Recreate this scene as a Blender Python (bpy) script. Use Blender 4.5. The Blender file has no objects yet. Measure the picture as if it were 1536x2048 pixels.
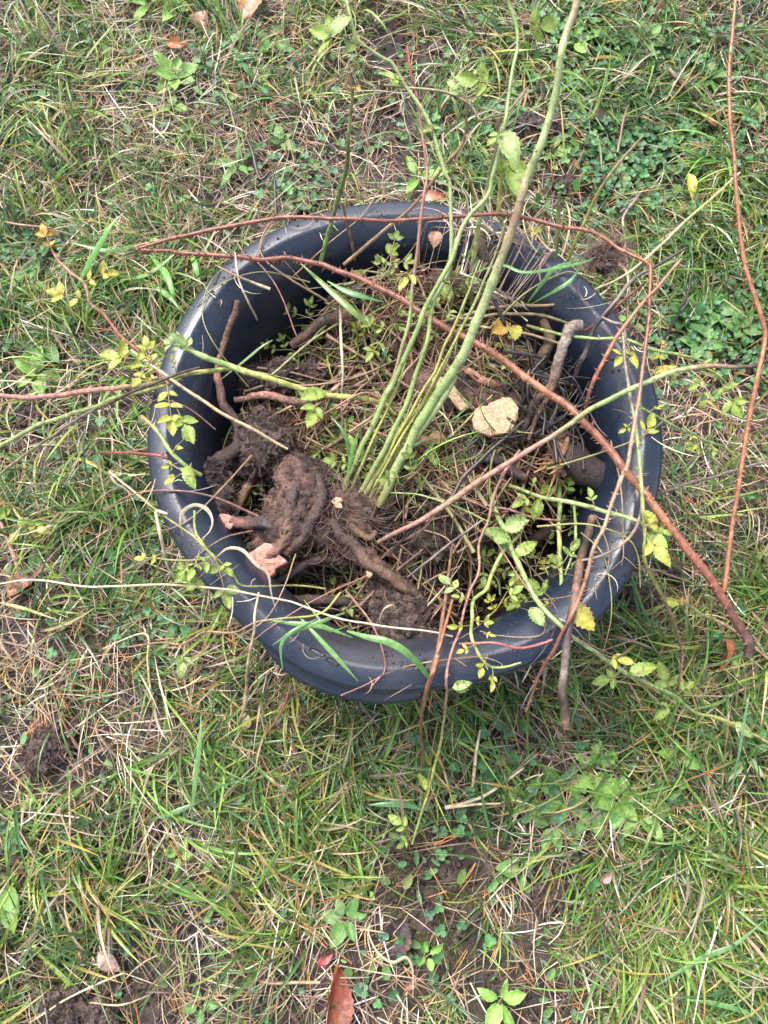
import bpy, math, random
import numpy as np
from mathutils import Vector, noise as mnoise

# ------------------------------------------------------------------ camera, sky, sun, exposure
SC = bpy.context.scene
F = 1538.0                       # focal length in photo pixels
TILT = math.radians(13.6)        # degrees off straight down
CAM = np.array([-0.026, -0.293, 1.204])
cam = bpy.data.cameras.new('camera'); co = bpy.data.objects.new('camera', cam)
SC.collection.objects.link(co); SC.camera = co
cam.sensor_fit = 'VERTICAL'; cam.sensor_height = 24; cam.lens = 24*F/2048
cam.clip_start = 0.02; cam.clip_end = 500
co.location = CAM; co.rotation_euler = (TILT, 0, 0)

EL, AZ = math.radians(58), math.radians(-35)
w = bpy.data.worlds.new('World'); SC.world = w; w.use_nodes = True
nt = w.node_tree; nt.nodes.clear()
sky = nt.nodes.new('ShaderNodeTexSky'); sky.sky_type = 'NISHITA'; sky.sun_disc = False
sky.sun_elevation = EL; sky.sun_rotation = AZ; sky.dust_density = 4; sky.air_density = 1
hs = nt.nodes.new('ShaderNodeHueSaturation'); hs.inputs['Saturation'].default_value = 0.65
bg = nt.nodes.new('ShaderNodeBackground'); bg.inputs['Strength'].default_value = 0.15
wo = nt.nodes.new('ShaderNodeOutputWorld')
nt.links.new(sky.outputs[0], hs.inputs['Color']); nt.links.new(hs.outputs[0], bg.inputs['Color']); nt.links.new(bg.outputs[0], wo.inputs[0])
sun = bpy.data.lights.new('sun', 'SUN'); sun.energy = 1.35; sun.angle = math.radians(30); sun.color = (1, .985, .96)
so = bpy.data.objects.new('sun', sun); SC.collection.objects.link(so)
so.rotation_euler = (math.pi/2-EL, 0, -AZ+math.pi)
so.location = (0, 0, 5)
SC.view_settings.view_transform = 'Standard'; SC.view_settings.look = 'None'
SC.view_settings.exposure = 1.55; SC.view_settings.gamma = 1
SC.cycles.max_bounces = 6

# ------------------------------------------------------------------ helpers
RNG = np.random.default_rng(7); random.seed(7)
CT, ST = math.cos(TILT), math.sin(TILT)
def ray(x, y):
    a, b = (x-768)/F, -(y-1024)/F
    return np.array([a, b*CT+ST, b*ST-CT])
def at(x, y, z):
    d = ray(x, y); return CAM + d*((z-CAM[2])/d[2])
def mpp(x, y, z):                 # metres per photo pixel there
    d = ray(x, y); return ((z-CAM[2])/d[2])/F
def link(o): SC.collection.objects.link(o); return o
def tag(o, label=None, cat=None, group=None, kind=None):
    if label: o['label'] = label
    if cat: o['category'] = cat
    if group: o['group'] = group
    if kind: o['kind'] = kind
    return o
def empty(name, loc):
    o = bpy.data.objects.new(name, None); o.empty_display_size = .02; o.location = loc; return link(o)
def copy_tree(o, parent=None):
    c = o.copy(); SC.collection.objects.link(c); c.parent = parent
    for ch in list(o.children): copy_tree(ch, c)
    return c
def nrm(v): return v/(np.linalg.norm(v)+1e-12)

class MB:
    def __init__(s): s.v, s.f, s.c, s.n = [], [], [], 0
    def add(s, V, Fc, C):
        V = np.asarray(V, float).reshape(-1, 3); C = np.asarray(C, float)
        if C.ndim == 1: C = np.tile(C, (len(V), 1))
        s.v.append(V); s.c.append(C[:, :3]); Fc = np.asarray(Fc, int)
        s.f.append(Fc+s.n); s.n += len(V)
    def build(s, name, mat, parent=None, origin=None, smooth=True):
        V = np.vstack(s.v); C = np.clip(np.vstack(s.c), 0, 1)
        if parent is not None: off = np.array(parent_loc(parent)); loc = (0, 0, 0)
        else:
            off = np.array(origin) if origin is not None else V.mean(0)*[1, 1, 0]+[0, 0, V[:, 2].min()]
            loc = tuple(off)
        me = bpy.data.meshes.new(name); V = V-off
        me.vertices.add(len(V)); me.vertices.foreach_set('co', V.astype(np.float32).ravel())
        idx = np.concatenate([a.ravel() for a in s.f])
        cnt = np.concatenate([np.full(len(a), a.shape[1]) for a in s.f])
        st = np.concatenate([[0], np.cumsum(cnt)[:-1]])
        me.loops.add(len(idx)); me.loops.foreach_set('vertex_index', idx.astype(np.int32))
        me.polygons.add(len(cnt)); me.polygons.foreach_set('loop_start', st.astype(np.int32))
        me.polygons.foreach_set('loop_total', cnt.astype(np.int32))
        me.polygons.foreach_set('use_smooth', np.full(len(cnt), smooth))
        at_ = me.color_attributes.new('Col', 'FLOAT_COLOR', 'POINT')
        at_.data.foreach_set('color', np.hstack([C, np.ones((len(C), 1))]).astype(np.float32).ravel())
        me.materials.append(mat); me.update(calc_edges=True); me.validate()
        o = bpy.data.objects.new(name, me); link(o); o.location = loc
        if parent is not None: o.parent = parent
        return o
def parent_loc(p):
    l = Vector((0, 0, 0))
    while p is not None: l += p.location; p = p.parent
    return l

# ------------------------------------------------------------------ materials
def mat(name, rough=.5, trans=0, noise=(60, .5), bump=0, bscale=300, spec=.5, color=None, color2=None, rrange=None, fine=None, coat=0):
    m = bpy.data.materials.new(name); m.use_nodes = True
    t = m.node_tree; N = t.nodes; L = t.links; N.clear()
    out = N.new('ShaderNodeOutputMaterial'); p = N.new('ShaderNodeBsdfPrincipled')
    p.inputs['Roughness'].default_value = rough; p.inputs['Specular IOR Level'].default_value = spec
    if coat: p.inputs['Coat Weight'].default_value = coat; p.inputs['Coat Roughness'].default_value = .15
    tc = N.new('ShaderNodeTexCoord')
    ns = N.new('ShaderNodeTexNoise'); ns.inputs['Scale'].default_value = noise[0]; ns.inputs['Detail'].default_value = 6
    L.new(tc.outputs['Object'], ns.inputs['Vector'])
    if color is None:
        a = N.new('ShaderNodeVertexColor'); a.layer_name = 'Col'; src = a.outputs['Color']
    else:
        mx = N.new('ShaderNodeMix'); mx.data_type = 'RGBA'
        mx.inputs[6].default_value = (*color, 1); mx.inputs[7].default_value = (*(color2 or color), 1)
        cr = N.new('ShaderNodeMapRange'); cr.inputs[1].default_value = .38; cr.inputs[2].default_value = .64
        L.new(ns.outputs['Fac'], cr.inputs[0]); L.new(cr.outputs[0], mx.inputs[0]); src = mx.outputs[2]
    n2 = N.new('ShaderNodeTexNoise'); n2.inputs['Scale'].default_value = noise[0]*3.3; n2.inputs['Detail'].default_value = 5
    L.new(tc.outputs['Object'], n2.inputs['Vector'])
    mr = N.new('ShaderNodeMapRange'); mr.inputs[1].default_value = .3; mr.inputs[2].default_value = .7
    mr.inputs[3].default_value = 1-noise[1]; mr.inputs[4].default_value = 1+noise[1]
    L.new(n2.outputs['Fac'], mr.inputs[0])
    vm = N.new('ShaderNodeVectorMath'); vm.operation = 'SCALE'
    L.new(src, vm.inputs[0]); L.new(mr.outputs[0], vm.inputs['Scale'])
    L.new(vm.outputs[0], p.inputs['Base Color'])
    if rrange:
        r2 = N.new('ShaderNodeMapRange'); r2.inputs[1].default_value = .35; r2.inputs[2].default_value = .65
        r2.inputs[3].default_value, r2.inputs[4].default_value = rrange
        L.new(ns.outputs['Fac'], r2.inputs[0]); L.new(r2.outputs[0], p.inputs['Roughness'])
    if bump:
        nb = N.new('ShaderNodeTexNoise'); nb.inputs['Scale'].default_value = bscale; nb.inputs['Detail'].default_value = 8
        nb.inputs['Roughness'].default_value = .65
        L.new(tc.outputs['Object'], nb.inputs['Vector'])
        b = N.new('ShaderNodeBump'); b.inputs['Strength'].default_value = min(bump, 1); b.inputs['Distance'].default_value = .004*max(1, bump)
        L.new(nb.outputs['Fac'], b.inputs['Height']); L.new(b.outputs[0], p.inputs['Normal'])
    if trans:
        tr = N.new('ShaderNodeBsdfTranslucent'); L.new(vm.outputs[0], tr.inputs['Color'])
        ms = N.new('ShaderNodeMixShader'); ms.inputs[0].default_value = trans
        L.new(p.outputs[0], ms.inputs[1]); L.new(tr.outputs[0], ms.inputs[2]); L.new(ms.outputs[0], out.inputs[0])
    else: L.new(p.outputs[0], out.inputs[0])
    return m
M = dict(
    grass=mat('grass_blades', .24, .25, (70, .25)), leaf=mat('leaf', .4, .22, (90, .28), bump=.25, bscale=500),
    straw=mat('straw', .5, .1, (120, .25)), cane=mat('cane_bark', .36, 0, (160, .3), bump=.12, bscale=500),
    bark=mat('rough_bark', .62, 0, (110, .45), bump=.7, bscale=350),
    soil=mat('damp_soil', .6, 0, (70, .7), bump=2.2, bscale=240, color=(.040, .025, .021), color2=(.155, .105, .088), rrange=(.35, .8)),
    ground=mat('ground_soil', .7, 0, (22, .5), bump=1, bscale=160, color=(.016, .011, .009), color2=(.075, .052, .042), rrange=(.45, .9)),
    muddy=mat('muddy_root', .5, 0, (34, .65), bump=2, bscale=230, color=(.032, .021, .018), color2=(.19, .105, .08), rrange=(.3, .75)),
    heap=mat('shaded_heap_soil', .8, 0, (40, .5), bump=1, bscale=200, color=(.010, .008, .007), color2=(.045, .03, .025)),  # soil colour taken darker, painting in the shade between the twigs
    wood=mat('cut_wood', .5, 0, (90, .4), bump=.5, bscale=260),
    dead=mat('dead_leaf', .28, .05, (50, .4), bump=.3, bscale=120),
    stone=mat('dark_stone', .4, 0, (80, .4), bump=.3, bscale=200),
)
def plastic():
    m = bpy.data.materials.new('black_plastic'); m.use_nodes = True
    t = m.node_tree; N, L = t.nodes, t.links; p = N['Principled BSDF']
    tc = N.new('ShaderNodeTexCoord')
    def noi(s, d, lo, hi, a, b, typ='ShaderNodeTexNoise'):
        n = N.new(typ); n.inputs['Scale'].default_value = s
        if d: n.inputs['Detail'].default_value = d
        L.new(tc.outputs['Object'], n.inputs['Vector'])
        r = N.new('ShaderNodeMapRange'); r.inputs[1].default_value = lo; r.inputs[2].default_value = hi
        r.inputs[3].default_value = a; r.inputs[4].default_value = b; r.clamp = True
        L.new(n.outputs[0], r.inputs[0]); return r.outputs[0]
    film = noi(6, 10, .50, .66, 0, .55); speck = noi(230, 6, .67, .71, 0, .6); scuff = noi(14, 9, .35, .65, .16, .46)
    def mix(fac, a, b):
        x = N.new('ShaderNodeMix'); x.data_type = 'RGBA'; L.new(fac, x.inputs[0])
        if isinstance(a, tuple): x.inputs[6].default_value = (*a, 1)
        else: L.new(a, x.inputs[6])
        x.inputs[7].default_value = (*b, 1); return x.outputs[2]
    c = mix(film, (.013, .020, .036), (.07, .06, .055)); c = mix(speck, c, (.13, .10, .08))
    L.new(c, p.inputs['Base Color']); L.new(scuff, p.inputs['Roughness'])
    nb = N.new('ShaderNodeTexNoise'); nb.inputs['Scale'].default_value = 40; L.new(tc.outputs['Object'], nb.inputs['Vector'])
    v = N.new('ShaderNodeTexVoronoi'); v.inputs['Scale'].default_value = 170; L.new(tc.outputs['Object'], v.inputs['Vector'])
    dr = N.new('ShaderNodeMapRange'); dr.inputs[1].default_value = .12; dr.inputs[2].default_value = .28; dr.inputs[3].default_value = 1; dr.inputs[4].default_value = 0
    L.new(v.outputs['Distance'], dr.inputs[0])
    ad = N.new('ShaderNodeMath'); ad.operation = 'MULTIPLY_ADD'; ad.inputs[1].default_value = .5; L.new(dr.outputs[0], ad.inputs[0]); L.new(nb.outputs[0], ad.inputs[2])
    mp = N.new('ShaderNodeMapping'); mp.inputs['Scale'].default_value = (260, 22, 60); mp.inputs['Rotation'].default_value = (.2, .1, .5); L.new(tc.outputs['Object'], mp.inputs['Vector'])
    sn = N.new('ShaderNodeTexNoise'); sn.inputs['Scale'].default_value = 1; sn.inputs['Detail'].default_value = 4; L.new(mp.outputs[0], sn.inputs['Vector'])
    sr = N.new('ShaderNodeMapRange'); sr.inputs[1].default_value = .62; sr.inputs[2].default_value = .72; L.new(sn.outputs[0], sr.inputs[0])
    sc2 = N.new('ShaderNodeMath'); sc2.operation = 'MULTIPLY_ADD'; sc2.inputs[1].default_value = .3; L.new(sr.outputs[0], sc2.inputs[0]); L.new(scuff, sc2.inputs[2]); L.new(sc2.outputs[0], p.inputs['Roughness'])
    b = N.new('ShaderNodeBump'); b.inputs['Strength'].default_value = .16; b.inputs['Distance'].default_value = .002
    L.new(ad.outputs[0], b.inputs['Height']); L.new(b.outputs[0], p.inputs['Normal'])
    return m
M['plastic'] = plastic()

# ------------------------------------------------------------------ value noise, ground height, patch maps
_lat = RNG.random((64, 64))
def vnoise(x, y, s, off=0):
    x = np.asarray(x)*s+off+100; y = np.asarray(y)*s+off*1.7+100
    i, j = np.floor(x).astype(int), np.floor(y).astype(int); u, v = x-i, y-j
    u = u*u*(3-2*u); v = v*v*(3-2*v)
    g = lambda a, b: _lat[a % 64, b % 64]
    return (g(i, j)*(1-u)+g(i+1, j)*u)*(1-v)+(g(i, j+1)*(1-u)+g(i+1, j+1)*u)*v
def gz(x, y):
    return (vnoise(x, y, 4)-.5)*.02+(vnoise(x, y, 13, 3)-.5)*.012+(vnoise(x, y, 45, 9)-.5)*.005
def blobs(spots):
    P = np.array([[*at(a, b, 0)[:2], r*mpp(a, b, 0), k] for a, b, r, k in spots])
    def fn(x, y):
        s = np.zeros_like(x)
        for px, py, r, k in P: s = s+k*np.exp(-((x-px)**2+(y-py)**2)/(r*r))
        return s
    return fn
BARE = blobs([(840,1640,85,1),(850,1745,75,.9),(905,1850,85,.9),(255,1665,60,.8),(100,1490,65,1.1),(1330,325,60,.9),(1500,735,75,.9),
              (290,2000,110,.7),(1030,1985,70,.9),(60,830,50,.7),(1200,90,50,.7),(820,110,60,.5),(1110,1790,45,.8),(1000,560,500,.2),
              (760,250,80,.5),(1080,280,60,.7),(1190,370,50,.6),(230,650,60,.5),(1000,1480,60,.5)])
GREEN = blobs([(320,560,110,1),(1300,1600,170,.7),(600,1680,160,.7),(1400,470,160,.8),(500,140,150,.5),(60,640,110,.6),(210,1130,110,.5),
               (1420,1850,170,.8),(120,1780,130,.6),(1180,130,160,.5),(1380,1330,150,.6),(950,330,120,.5),(1420,640,90,.9),(100,250,120,.3),(480,1450,120,.4),(1330,250,150,.6),(820,1420,160,.5),(250,950,120,.4)])
DRY = blobs([(430,1380,150,1),(130,1330,140,.8),(640,400,200,.5),(560,230,160,.6),(1230,260,140,.5),(1180,1450,120,.6),(250,350,180,.5),
             (420,1930,160,.6),(700,1560,140,.4),(100,1430,100,1),(1440,1000,140,.5),(1430,820,120,.6),(1200,1950,150,.4),(180,60,130,.4)])

CLEAR = blobs([(350,165,45,1),(1190,1590,80,.8),(1290,1610,60,.6),(1110,1620,60,.6),(235,1145,60,.8),(75,710,60,.8),(1400,640,80,.8),(15,1770,60,1),(690,1835,45,1),(478,330,40,1),(675,1990,70,1),(785,1880,60,1.2),(1455,1305,45,1),
               (40,1165,50,1),(1380,365,40,.8),(1110,1790,40,1),(105,1485,60,1),(1420,240,35,1),(500,10,40,.8),(1285,1200,45,1),(1075,270,60,.8),(545,85,40,.7),(835,340,40,.7),(1150,85,40,.7)])
# visible patch of ground (with a margin for a step to the side)
def outside_tub(x, y): return x*x+y*y > .232**2
def scatter(n, dens):
    X, Y = [], []
    got = 0
    while got < n:
        x = RNG.uniform(-1.0, .95, n*2); y = RNG.uniform(-1.05, 1.2, n*2)
        half = .30+.235*(y+1.05)/1.0*1.0
        edge = np.abs(x+.026) < np.clip(.62+.17*(y+.6), .5, .98)
        k = edge & outside_tub(x, y) & (RNG.random(n*2) < dens(x, y))
        X.append(x[k]); Y.append(y[k]); got += k.sum()
    return np.concatenate(X)[:n], np.concatenate(Y)[:n]

def strands(n, x, y, z, L, az, e0, e1, S=6, daz=.4, lift=None):
    """n curved strands: returns points (n,S,3) and horizontal side vectors"""
    t = np.linspace(0, 1, S)
    e = e0[:, None]*(1-t)+e1[:, None]*t
    a = az[:, None]+RNG.normal(0, daz, n)[:, None]*t
    st = L[:, None]/(S-1)
    d = np.stack([np.cos(e)*np.cos(a)*st, np.cos(e)*np.sin(a)*st, np.sin(e)*st], -1)
    P = np.cumsum(d, 1)-d; P[..., 0] += x[:, None]; P[..., 1] += y[:, None]; P[..., 2] += z[:, None]
    side = np.stack([-np.sin(a), np.cos(a), np.zeros_like(a)], -1)
    return P, side, e, a
def ribbon(mb, P, side, wd, col, fold=.35, roll=None):
    n, S, _ = P.shape
    up = np.cross(np.gradient(P, axis=1), side); up /= np.linalg.norm(up, axis=-1, keepdims=True)+1e-9
    if roll is not None:
        c, s = np.cos(roll)[:, None, None], np.sin(roll)[:, None, None]; side = side*c+up*s; up = np.cross(np.gradient(P, axis=1), side); up /= np.linalg.norm(up, axis=-1, keepdims=True)+1e-9
    W = wd[..., None]
    V = np.stack([P-side*W*.5+up*W*fold*.5, P, P+side*W*.5+up*W*fold*.5], 2).reshape(n*S*3, 3)
    C = np.repeat(col.reshape(n*S, 3), 3, 0)
    i = (np.arange(n)*S*3)[:, None, None]+(np.arange(S-1)*3)[None, :, None]+np.arange(2)[None, None, :]
    i = i.ravel(); Fc = np.stack([i, i+1, i+4, i+3], 1)
    mb.add(V, Fc, C)
def palette(n, cols, p, jit=.2):
    k = RNG.choice(len(cols), n, p=np.array(p)/sum(p)); c = np.array(cols)[k]
    return c*np.exp(RNG.normal(0, jit, (n, 1)))*np.exp(RNG.normal(0, jit*.35, (n, 3)))
def taper(S, a=.55, pw=1.): 
    t = np.linspace(0, 1, S); return np.clip(np.minimum(a+(1-a)*t/.35, 1)*np.clip((1-t**3), .06, 1)**pw, .05, 1)

# ------------------------------------------------------------------ ground
def build_ground():
    mb = MB()
    a = np.concatenate([[-60, -12, -4, -2], np.linspace(-1.2, 1.2, 240), [2, 4, 12, 60]])
    b = np.concatenate([[-60, -12, -4, -2], np.linspace(-1.25, 1.4, 265), [2, 4, 12, 60]])
    X, Y = np.meshgrid(a, b, indexing='ij')
    k = (np.abs(X) < 2) & (np.abs(Y) < 2)
    Z = np.where(k, gz(X, Y)+(vnoise(X, Y, 90, 5)-.5)*.006, 0)
    V = np.stack([X, Y, Z], -1).reshape(-1, 3)
    n, m = X.shape; i = (np.arange(n-1)[:, None]*m+np.arange(m-1)).ravel()
    mb.add(V, np.stack([i, i+m, i+m+1, i+1], 1), (.1, .07, .05))
    tag(mb.build('ground', M['ground'], origin=(0, 0, 0)), kind='structure')
build_ground()

G1, G2, G3, G4 = (.078, .162, .030), (.15, .26, .045), (.050, .115, .036), (.25, .32, .06)
T1, T2, T3, T4 = (.42, .33, .225), (.25, .175, .12), (.10, .064, .045), (.64, .56, .44)
def build_grass():
    # dead thatch lying on the soil
    n = 26000
    x, y = scatter(n, lambda x, y: np.clip(.55+.35*DRY(x, y)-.8*BARE(x, y)-.2*GREEN(x, y), .05, 1))
    L = RNG.gamma(4, .012, n)+.014; az = RNG.uniform(0, 6.283, n)
    P, sd, e, a = strands(n, x, y, gz(x, y)+RNG.uniform(.001, .022, n), L, az, RNG.normal(.15, .25, n), RNG.normal(-.12, .3, n), 5, .5)
    wd = RNG.uniform(.0008, .0027, n)[:, None]*taper(5)[None]
    c = palette(n, [T1, T2, T3, T4, (.24, .16, .05)], [4, 5, 5, 1.6, 1], .25)
    mb = MB(); ribbon(mb, P, sd, wd, np.repeat(c[:, None], 5, 1), .3, RNG.normal(0, .5, n))
    tag(mb.build('dry_grass', M['straw'], origin=(0, 0, 0)), kind='stuff')
    # pine needles
    n = 3600
    x, y = scatter(n, lambda x, y: np.clip(.5+.4*DRY(x, y)+.2*BARE(x, y), .1, 1))
    az = RNG.uniform(0, 6.283, n); az[1::2] = az[::2]+RNG.normal(0, .25, n//2); x[1::2], y[1::2] = x[::2], y[::2]
    P, sd, e, a = strands(n, x, y, gz(x, y)+RNG.uniform(.006, .03, n), RNG.uniform(.025, .055, n), az, RNG.normal(.02, .2, n), RNG.normal(0, .2, n), 4, .12)
    wd = np.full((n, 4), .0011)*taper(4, .8)[None]
    c = palette(n, [(.42, .19, .06), (.33, .13, .05), (.48, .27, .09)], [3, 2, 2], .2)
    mb = MB(); ribbon(mb, P, sd, wd, np.repeat(c[:, None], 4, 1), .5)
    tag(mb.build('pine_needles', M['straw'], origin=(0, 0, 0)), kind='stuff')
    # living grass, in tufts
    mb = MB()
    for n, (l0, l1), (w0, w1), tuft in ((17500, (.025, .07), (.0011, .0024), 14), (14500, (.045, .12), (.0016, .0034), 12), (5800, (.07, .16), (.0026, .0056), 6)):
        nt_ = n//tuft
        tx, ty = scatter(nt_, lambda x, y: np.clip(.19+.65*GREEN(x, y)-1.0*BARE(x, y)-.2*DRY(x, y)-.7*CLEAR(x, y), .012, 1))
        k = RNG.integers(0, nt_, n); x = tx[k]+RNG.normal(0, .012, n); y = ty[k]+RNG.normal(0, .012, n)
        flow = vnoise(tx, ty, 2.3, 11)*12+RNG.normal(0, .7, nt_)
        az = flow[k]+RNG.normal(0, .75, n); L = RNG.uniform(l0, l1, n)
        ok = x*x+y*y > (.24+L*.3)**2
        x, y, az, L, k = x[ok], y[ok], az[ok], L[ok], k[ok]; n = len(x); S = 8
        # lean away from the tub so that no blade grows through its wall
        r = np.hypot(x, y); near = r < .36
        az = np.where(near, np.arctan2(y, x)+RNG.normal(0, 1., n)*.75, az)
        P, sd, e, a = strands(n, x, y, gz(x, y)-.002, L, az, RNG.normal(.85, .3, n), RNG.normal(-.35, .45, n), S, .5)
        P[..., 2] = np.maximum(P[..., 2], .004)
        wd = RNG.uniform(w0, w1, n)[:, None]*taper(S)[None]
        base = palette(nt_, [G1, G2, G3, G4], [4, 3, 3, 1], .18)[k]*np.exp(RNG.normal(0, .2, (n, 1)))
        c = np.repeat(base[:, None], S, 1)
        dead = RNG.random(n) < .16; tip = RNG.random(n) < .2; t = np.linspace(0, 1, S)
        c[dead] = palette(dead.sum(), [T1, T2, (.33, .28, .08)], [2, 2, 2], .2)[:, None]
        m = np.clip((t-.45)*2.5, 0, 1)[None, :, None]; q = palette(tip.sum(), [(.40, .24, .07), T1, (.35, .13, .04)], [2, 2, 1])[:, None]
        c[tip] = c[tip]*(1-m)+q*m
        ribbon(mb, P, sd, wd, c, .45, RNG.normal(0, .45, n))
    tag(mb.build('grass', M['grass'], origin=(0, 0, 0)), kind='stuff')
build_grass()

def small_leaves(mb, x, y, z, r, asp, az, tilt, col, heart=0):
    """flat ovate leaflets: base at x,y, pointing along az"""
    n = len(x); th = np.linspace(0, 6.2832, 9)[:-1]
    u = .5-.5*np.cos(th); v = .5*np.sin(th)*(1+.0*th)
    u = np.where(np.abs(th-np.pi) < .1, 1-heart, u)
    U = u[None]*r[:, None]; W = v[None]*(r*asp)[:, None]
    ca, sa = np.cos(az)[:, None], np.sin(az)[:, None]; ct, st = np.cos(tilt)[:, None], np.sin(tilt)[:, None]
    X = x[:, None]+ca*U*ct-sa*W; Y = y[:, None]+sa*U*ct+ca*W; Z = z[:, None]+U*st+np.abs(W)*.35
    ring = np.stack([X, Y, Z], -1)
    cen = np.stack([x+ca[:, 0]*ct[:, 0]*r*.5, y+sa[:, 0]*ct[:, 0]*r*.5, z+st[:, 0]*r*.5-r*.04], -1)[:, None]
    V = np.concatenate([cen, ring], 1).reshape(-1, 3)
    b = (np.arange(n)*9)[:, None]; i = np.arange(8)[None]
    Fc = np.stack([b+0*i, b+1+i, b+1+(i+1) % 8], -1).reshape(-1, 3)
    mb.add(V, Fc, np.repeat(col, 9, 0))
def build_cover():
    # clover patches
    CL = blobs([(470,150,60,1),(870,1500,50,1.2),(590,380,60,.8),(560,1700,40,.8),(60,500,60,.6),(1420,640,110,1.3),(1230,300,130,.8),(1180,80,120,.8),
                (1400,200,120,.7),(320,1250,60,.6),(250,960,50,.7),(940,270,80,.9),(780,1900,40,.7),(1330,200,100,.9),(60,250,60,.5),(1000,1540,100,.4)])
    n = 2300; x, y = scatter(n, lambda x, y: np.clip(.02+CL(x, y), 0, 1)); z = gz(x, y)+RNG.uniform(.008, .035, n)
    c = palette(n, [(.055, .16, .05), (.08, .2, .06), (.07, .17, .075)], [2, 2, 2], .2); r = RNG.uniform(.005, .011, n); a0 = RNG.uniform(0, 6.28, n)
    mb = MB()
    for k in range(3): small_leaves(mb, x, y, z, r, 1.0, a0+k*2.094+RNG.normal(0, .1, n), RNG.normal(.1, .3, n), c, .12)
    tag(mb.build('clover', M['leaf'], origin=(0, 0, 0)), kind='stuff')
    # small broad weeds scattered through the turf
    n = 4400; x, y = scatter(n, lambda x, y: np.clip(.05+.5*CL(x, y)+.25*GREEN(x, y)*(vnoise(x, y, 7, 2) > .5), 0, 1)); z = gz(x, y)+RNG.uniform(.004, .022, n)
    mb = MB(); small_leaves(mb, x, y, z, RNG.uniform(.007, .024, n), RNG.uniform(.35, .7, n), RNG.uniform(0, 6.28, n), RNG.normal(.25, .35, n),
                            palette(n, [(.09, .2, .05), (.13, .25, .06), (.07, .16, .06)], [3, 2, 2], .2))
    tag(mb.build('ground_cover_leaves', M['leaf'], origin=(0, 0, 0)), kind='stuff')
    # moss: tiny yellow green shoots
    MO = blobs([(940,1830,60,1),(880,1870,70,.8),(840,1560,50,.6),(640,1440,60,.9),(130,1480,90,.7),(330,1560,60,.8),(250,1260,80,.8),(800,1760,70,.5),(1250,1730,50,.5),(560,1420,60,.7),(60,1450,60,.9),(160,1650,60,.8)])
    n = 14000; x, y = scatter(n, lambda x, y: np.clip(.02+MO(x, y)*(vnoise(x, y, 30, 4) > .45), 0, 1))
    P, sd, e, a = strands(n, x, y, gz(x, y), RNG.uniform(.004, .011, n), RNG.uniform(0, 6.28, n), RNG.normal(.9, .3, n), RNG.normal(.4, .5, n), 3, .3)
    mb = MB(); ribbon(mb, P, sd, RNG.uniform(.001, .0022, n)[:, None]*taper(3)[None], np.repeat(palette(n, [(.13, .15, .03), (.09, .12, .03), (.2, .19, .04)], [2, 2, 1])[:, None], 3, 1))
    tag(mb.build('moss', M['grass'], origin=(0, 0, 0)), kind='stuff')
    # crumbs of soil on the bare patches
    n = 2600; x, y = scatter(n, lambda x, y: np.clip(BARE(x, y)-.15, 0.01, 1)); z = gz(x, y); s = RNG.gamma(2, .0011, n)+.001
    oc = np.array([[1, 0, 0], [-1, 0, 0], [0, 1, 0], [0, -1, 0], [0, 0, 1], [0, 0, -1]], float)
    V = (np.stack([x, y, z+s*.4], -1)[:, None]+oc[None]*s[:, None, None]*RNG.uniform(.6, 1.4, (n, 6, 1))).reshape(-1, 3)
    tr = np.array([[0, 2, 4], [2, 1, 4], [1, 3, 4], [3, 0, 4], [2, 0, 5], [1, 2, 5], [3, 1, 5], [0, 3, 5]])
    mb = MB(); mb.add(V, ((np.arange(n)*6)[:, None, None]+tr[None]).reshape(-1, 3), (.1, .07, .05))
    tag(mb.build('soil_crumbs', M['soil'], origin=(0, 0, 0)), kind='stuff')
build_cover()

# ------------------------------------------------------------------ tub
RIM = .33
OUT = [(860,403),(768,404),(700,412),(610,428),(545,450),(504,480),(437,550),(383,600),(346,654),(318,720),(304,775),(296,830),(294,875),(302,955),(316,1017),(335,1071),
       (375,1126),(426,1192),(473,1243),(521,1283),(572,1325),(645,1362),(736,1383),(840,1386),(892,1379),(987,1356),(1081,1318),(1175,1266),(1232,1213),(1270,1145),
       (1289,1084),(1306,1031),(1323,962),(1330,895),(1328,850),(1316,775),(1297,730),(1275,685),(1245,640),(1204,595),(1177,565),(1125,515),(1080,478),(1020,446),(955,421),(900,408)]
_w = np.array([at(a, b, RIM-.008)[:2] for a, b in OUT]); _th = np.arctan2(_w[:, 1], _w[:, 0]); _r = np.hypot(_w[:, 0], _w[:, 1])
_o = np.argsort(_th); _th, _r = _th[_o], _r[_o]
NT = 192; TH = np.linspace(-np.pi, np.pi, NT, endpoint=False)
_R = np.interp(TH, np.r_[_th-2*np.pi, _th, _th+2*np.pi], np.r_[_r, _r, _r])
_ft = np.fft.rfft(_R); _ft[7:] = 0; RR = np.fft.irfft(_ft, NT)
print('rim radius', RR.min(), RR.max())
def rimR(th): return np.interp((th+np.pi) % (2*np.pi)-np.pi, np.r_[TH, np.pi], np.r_[RR, RR[0]])
def loft(prof, th, mb, closed=True, col=(.02, .02, .02)):
    n = len(th); V = []
    for f, off, z in prof:           # radius = f*R + off
        r = f*rimR(th)+off; V.append(np.stack([r*np.cos(th), r*np.sin(th), np.full(n, z)], -1))
    V = np.concatenate(V); m = len(prof); q = []
    for j in range(m-1):
        for i in range(n if closed else n-1):
            k = (i+1) % n; q.append((j*n+i, j*n+k, (j+1)*n+k, (j+1)*n+i))
    mb.add(V, q, col)
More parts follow.
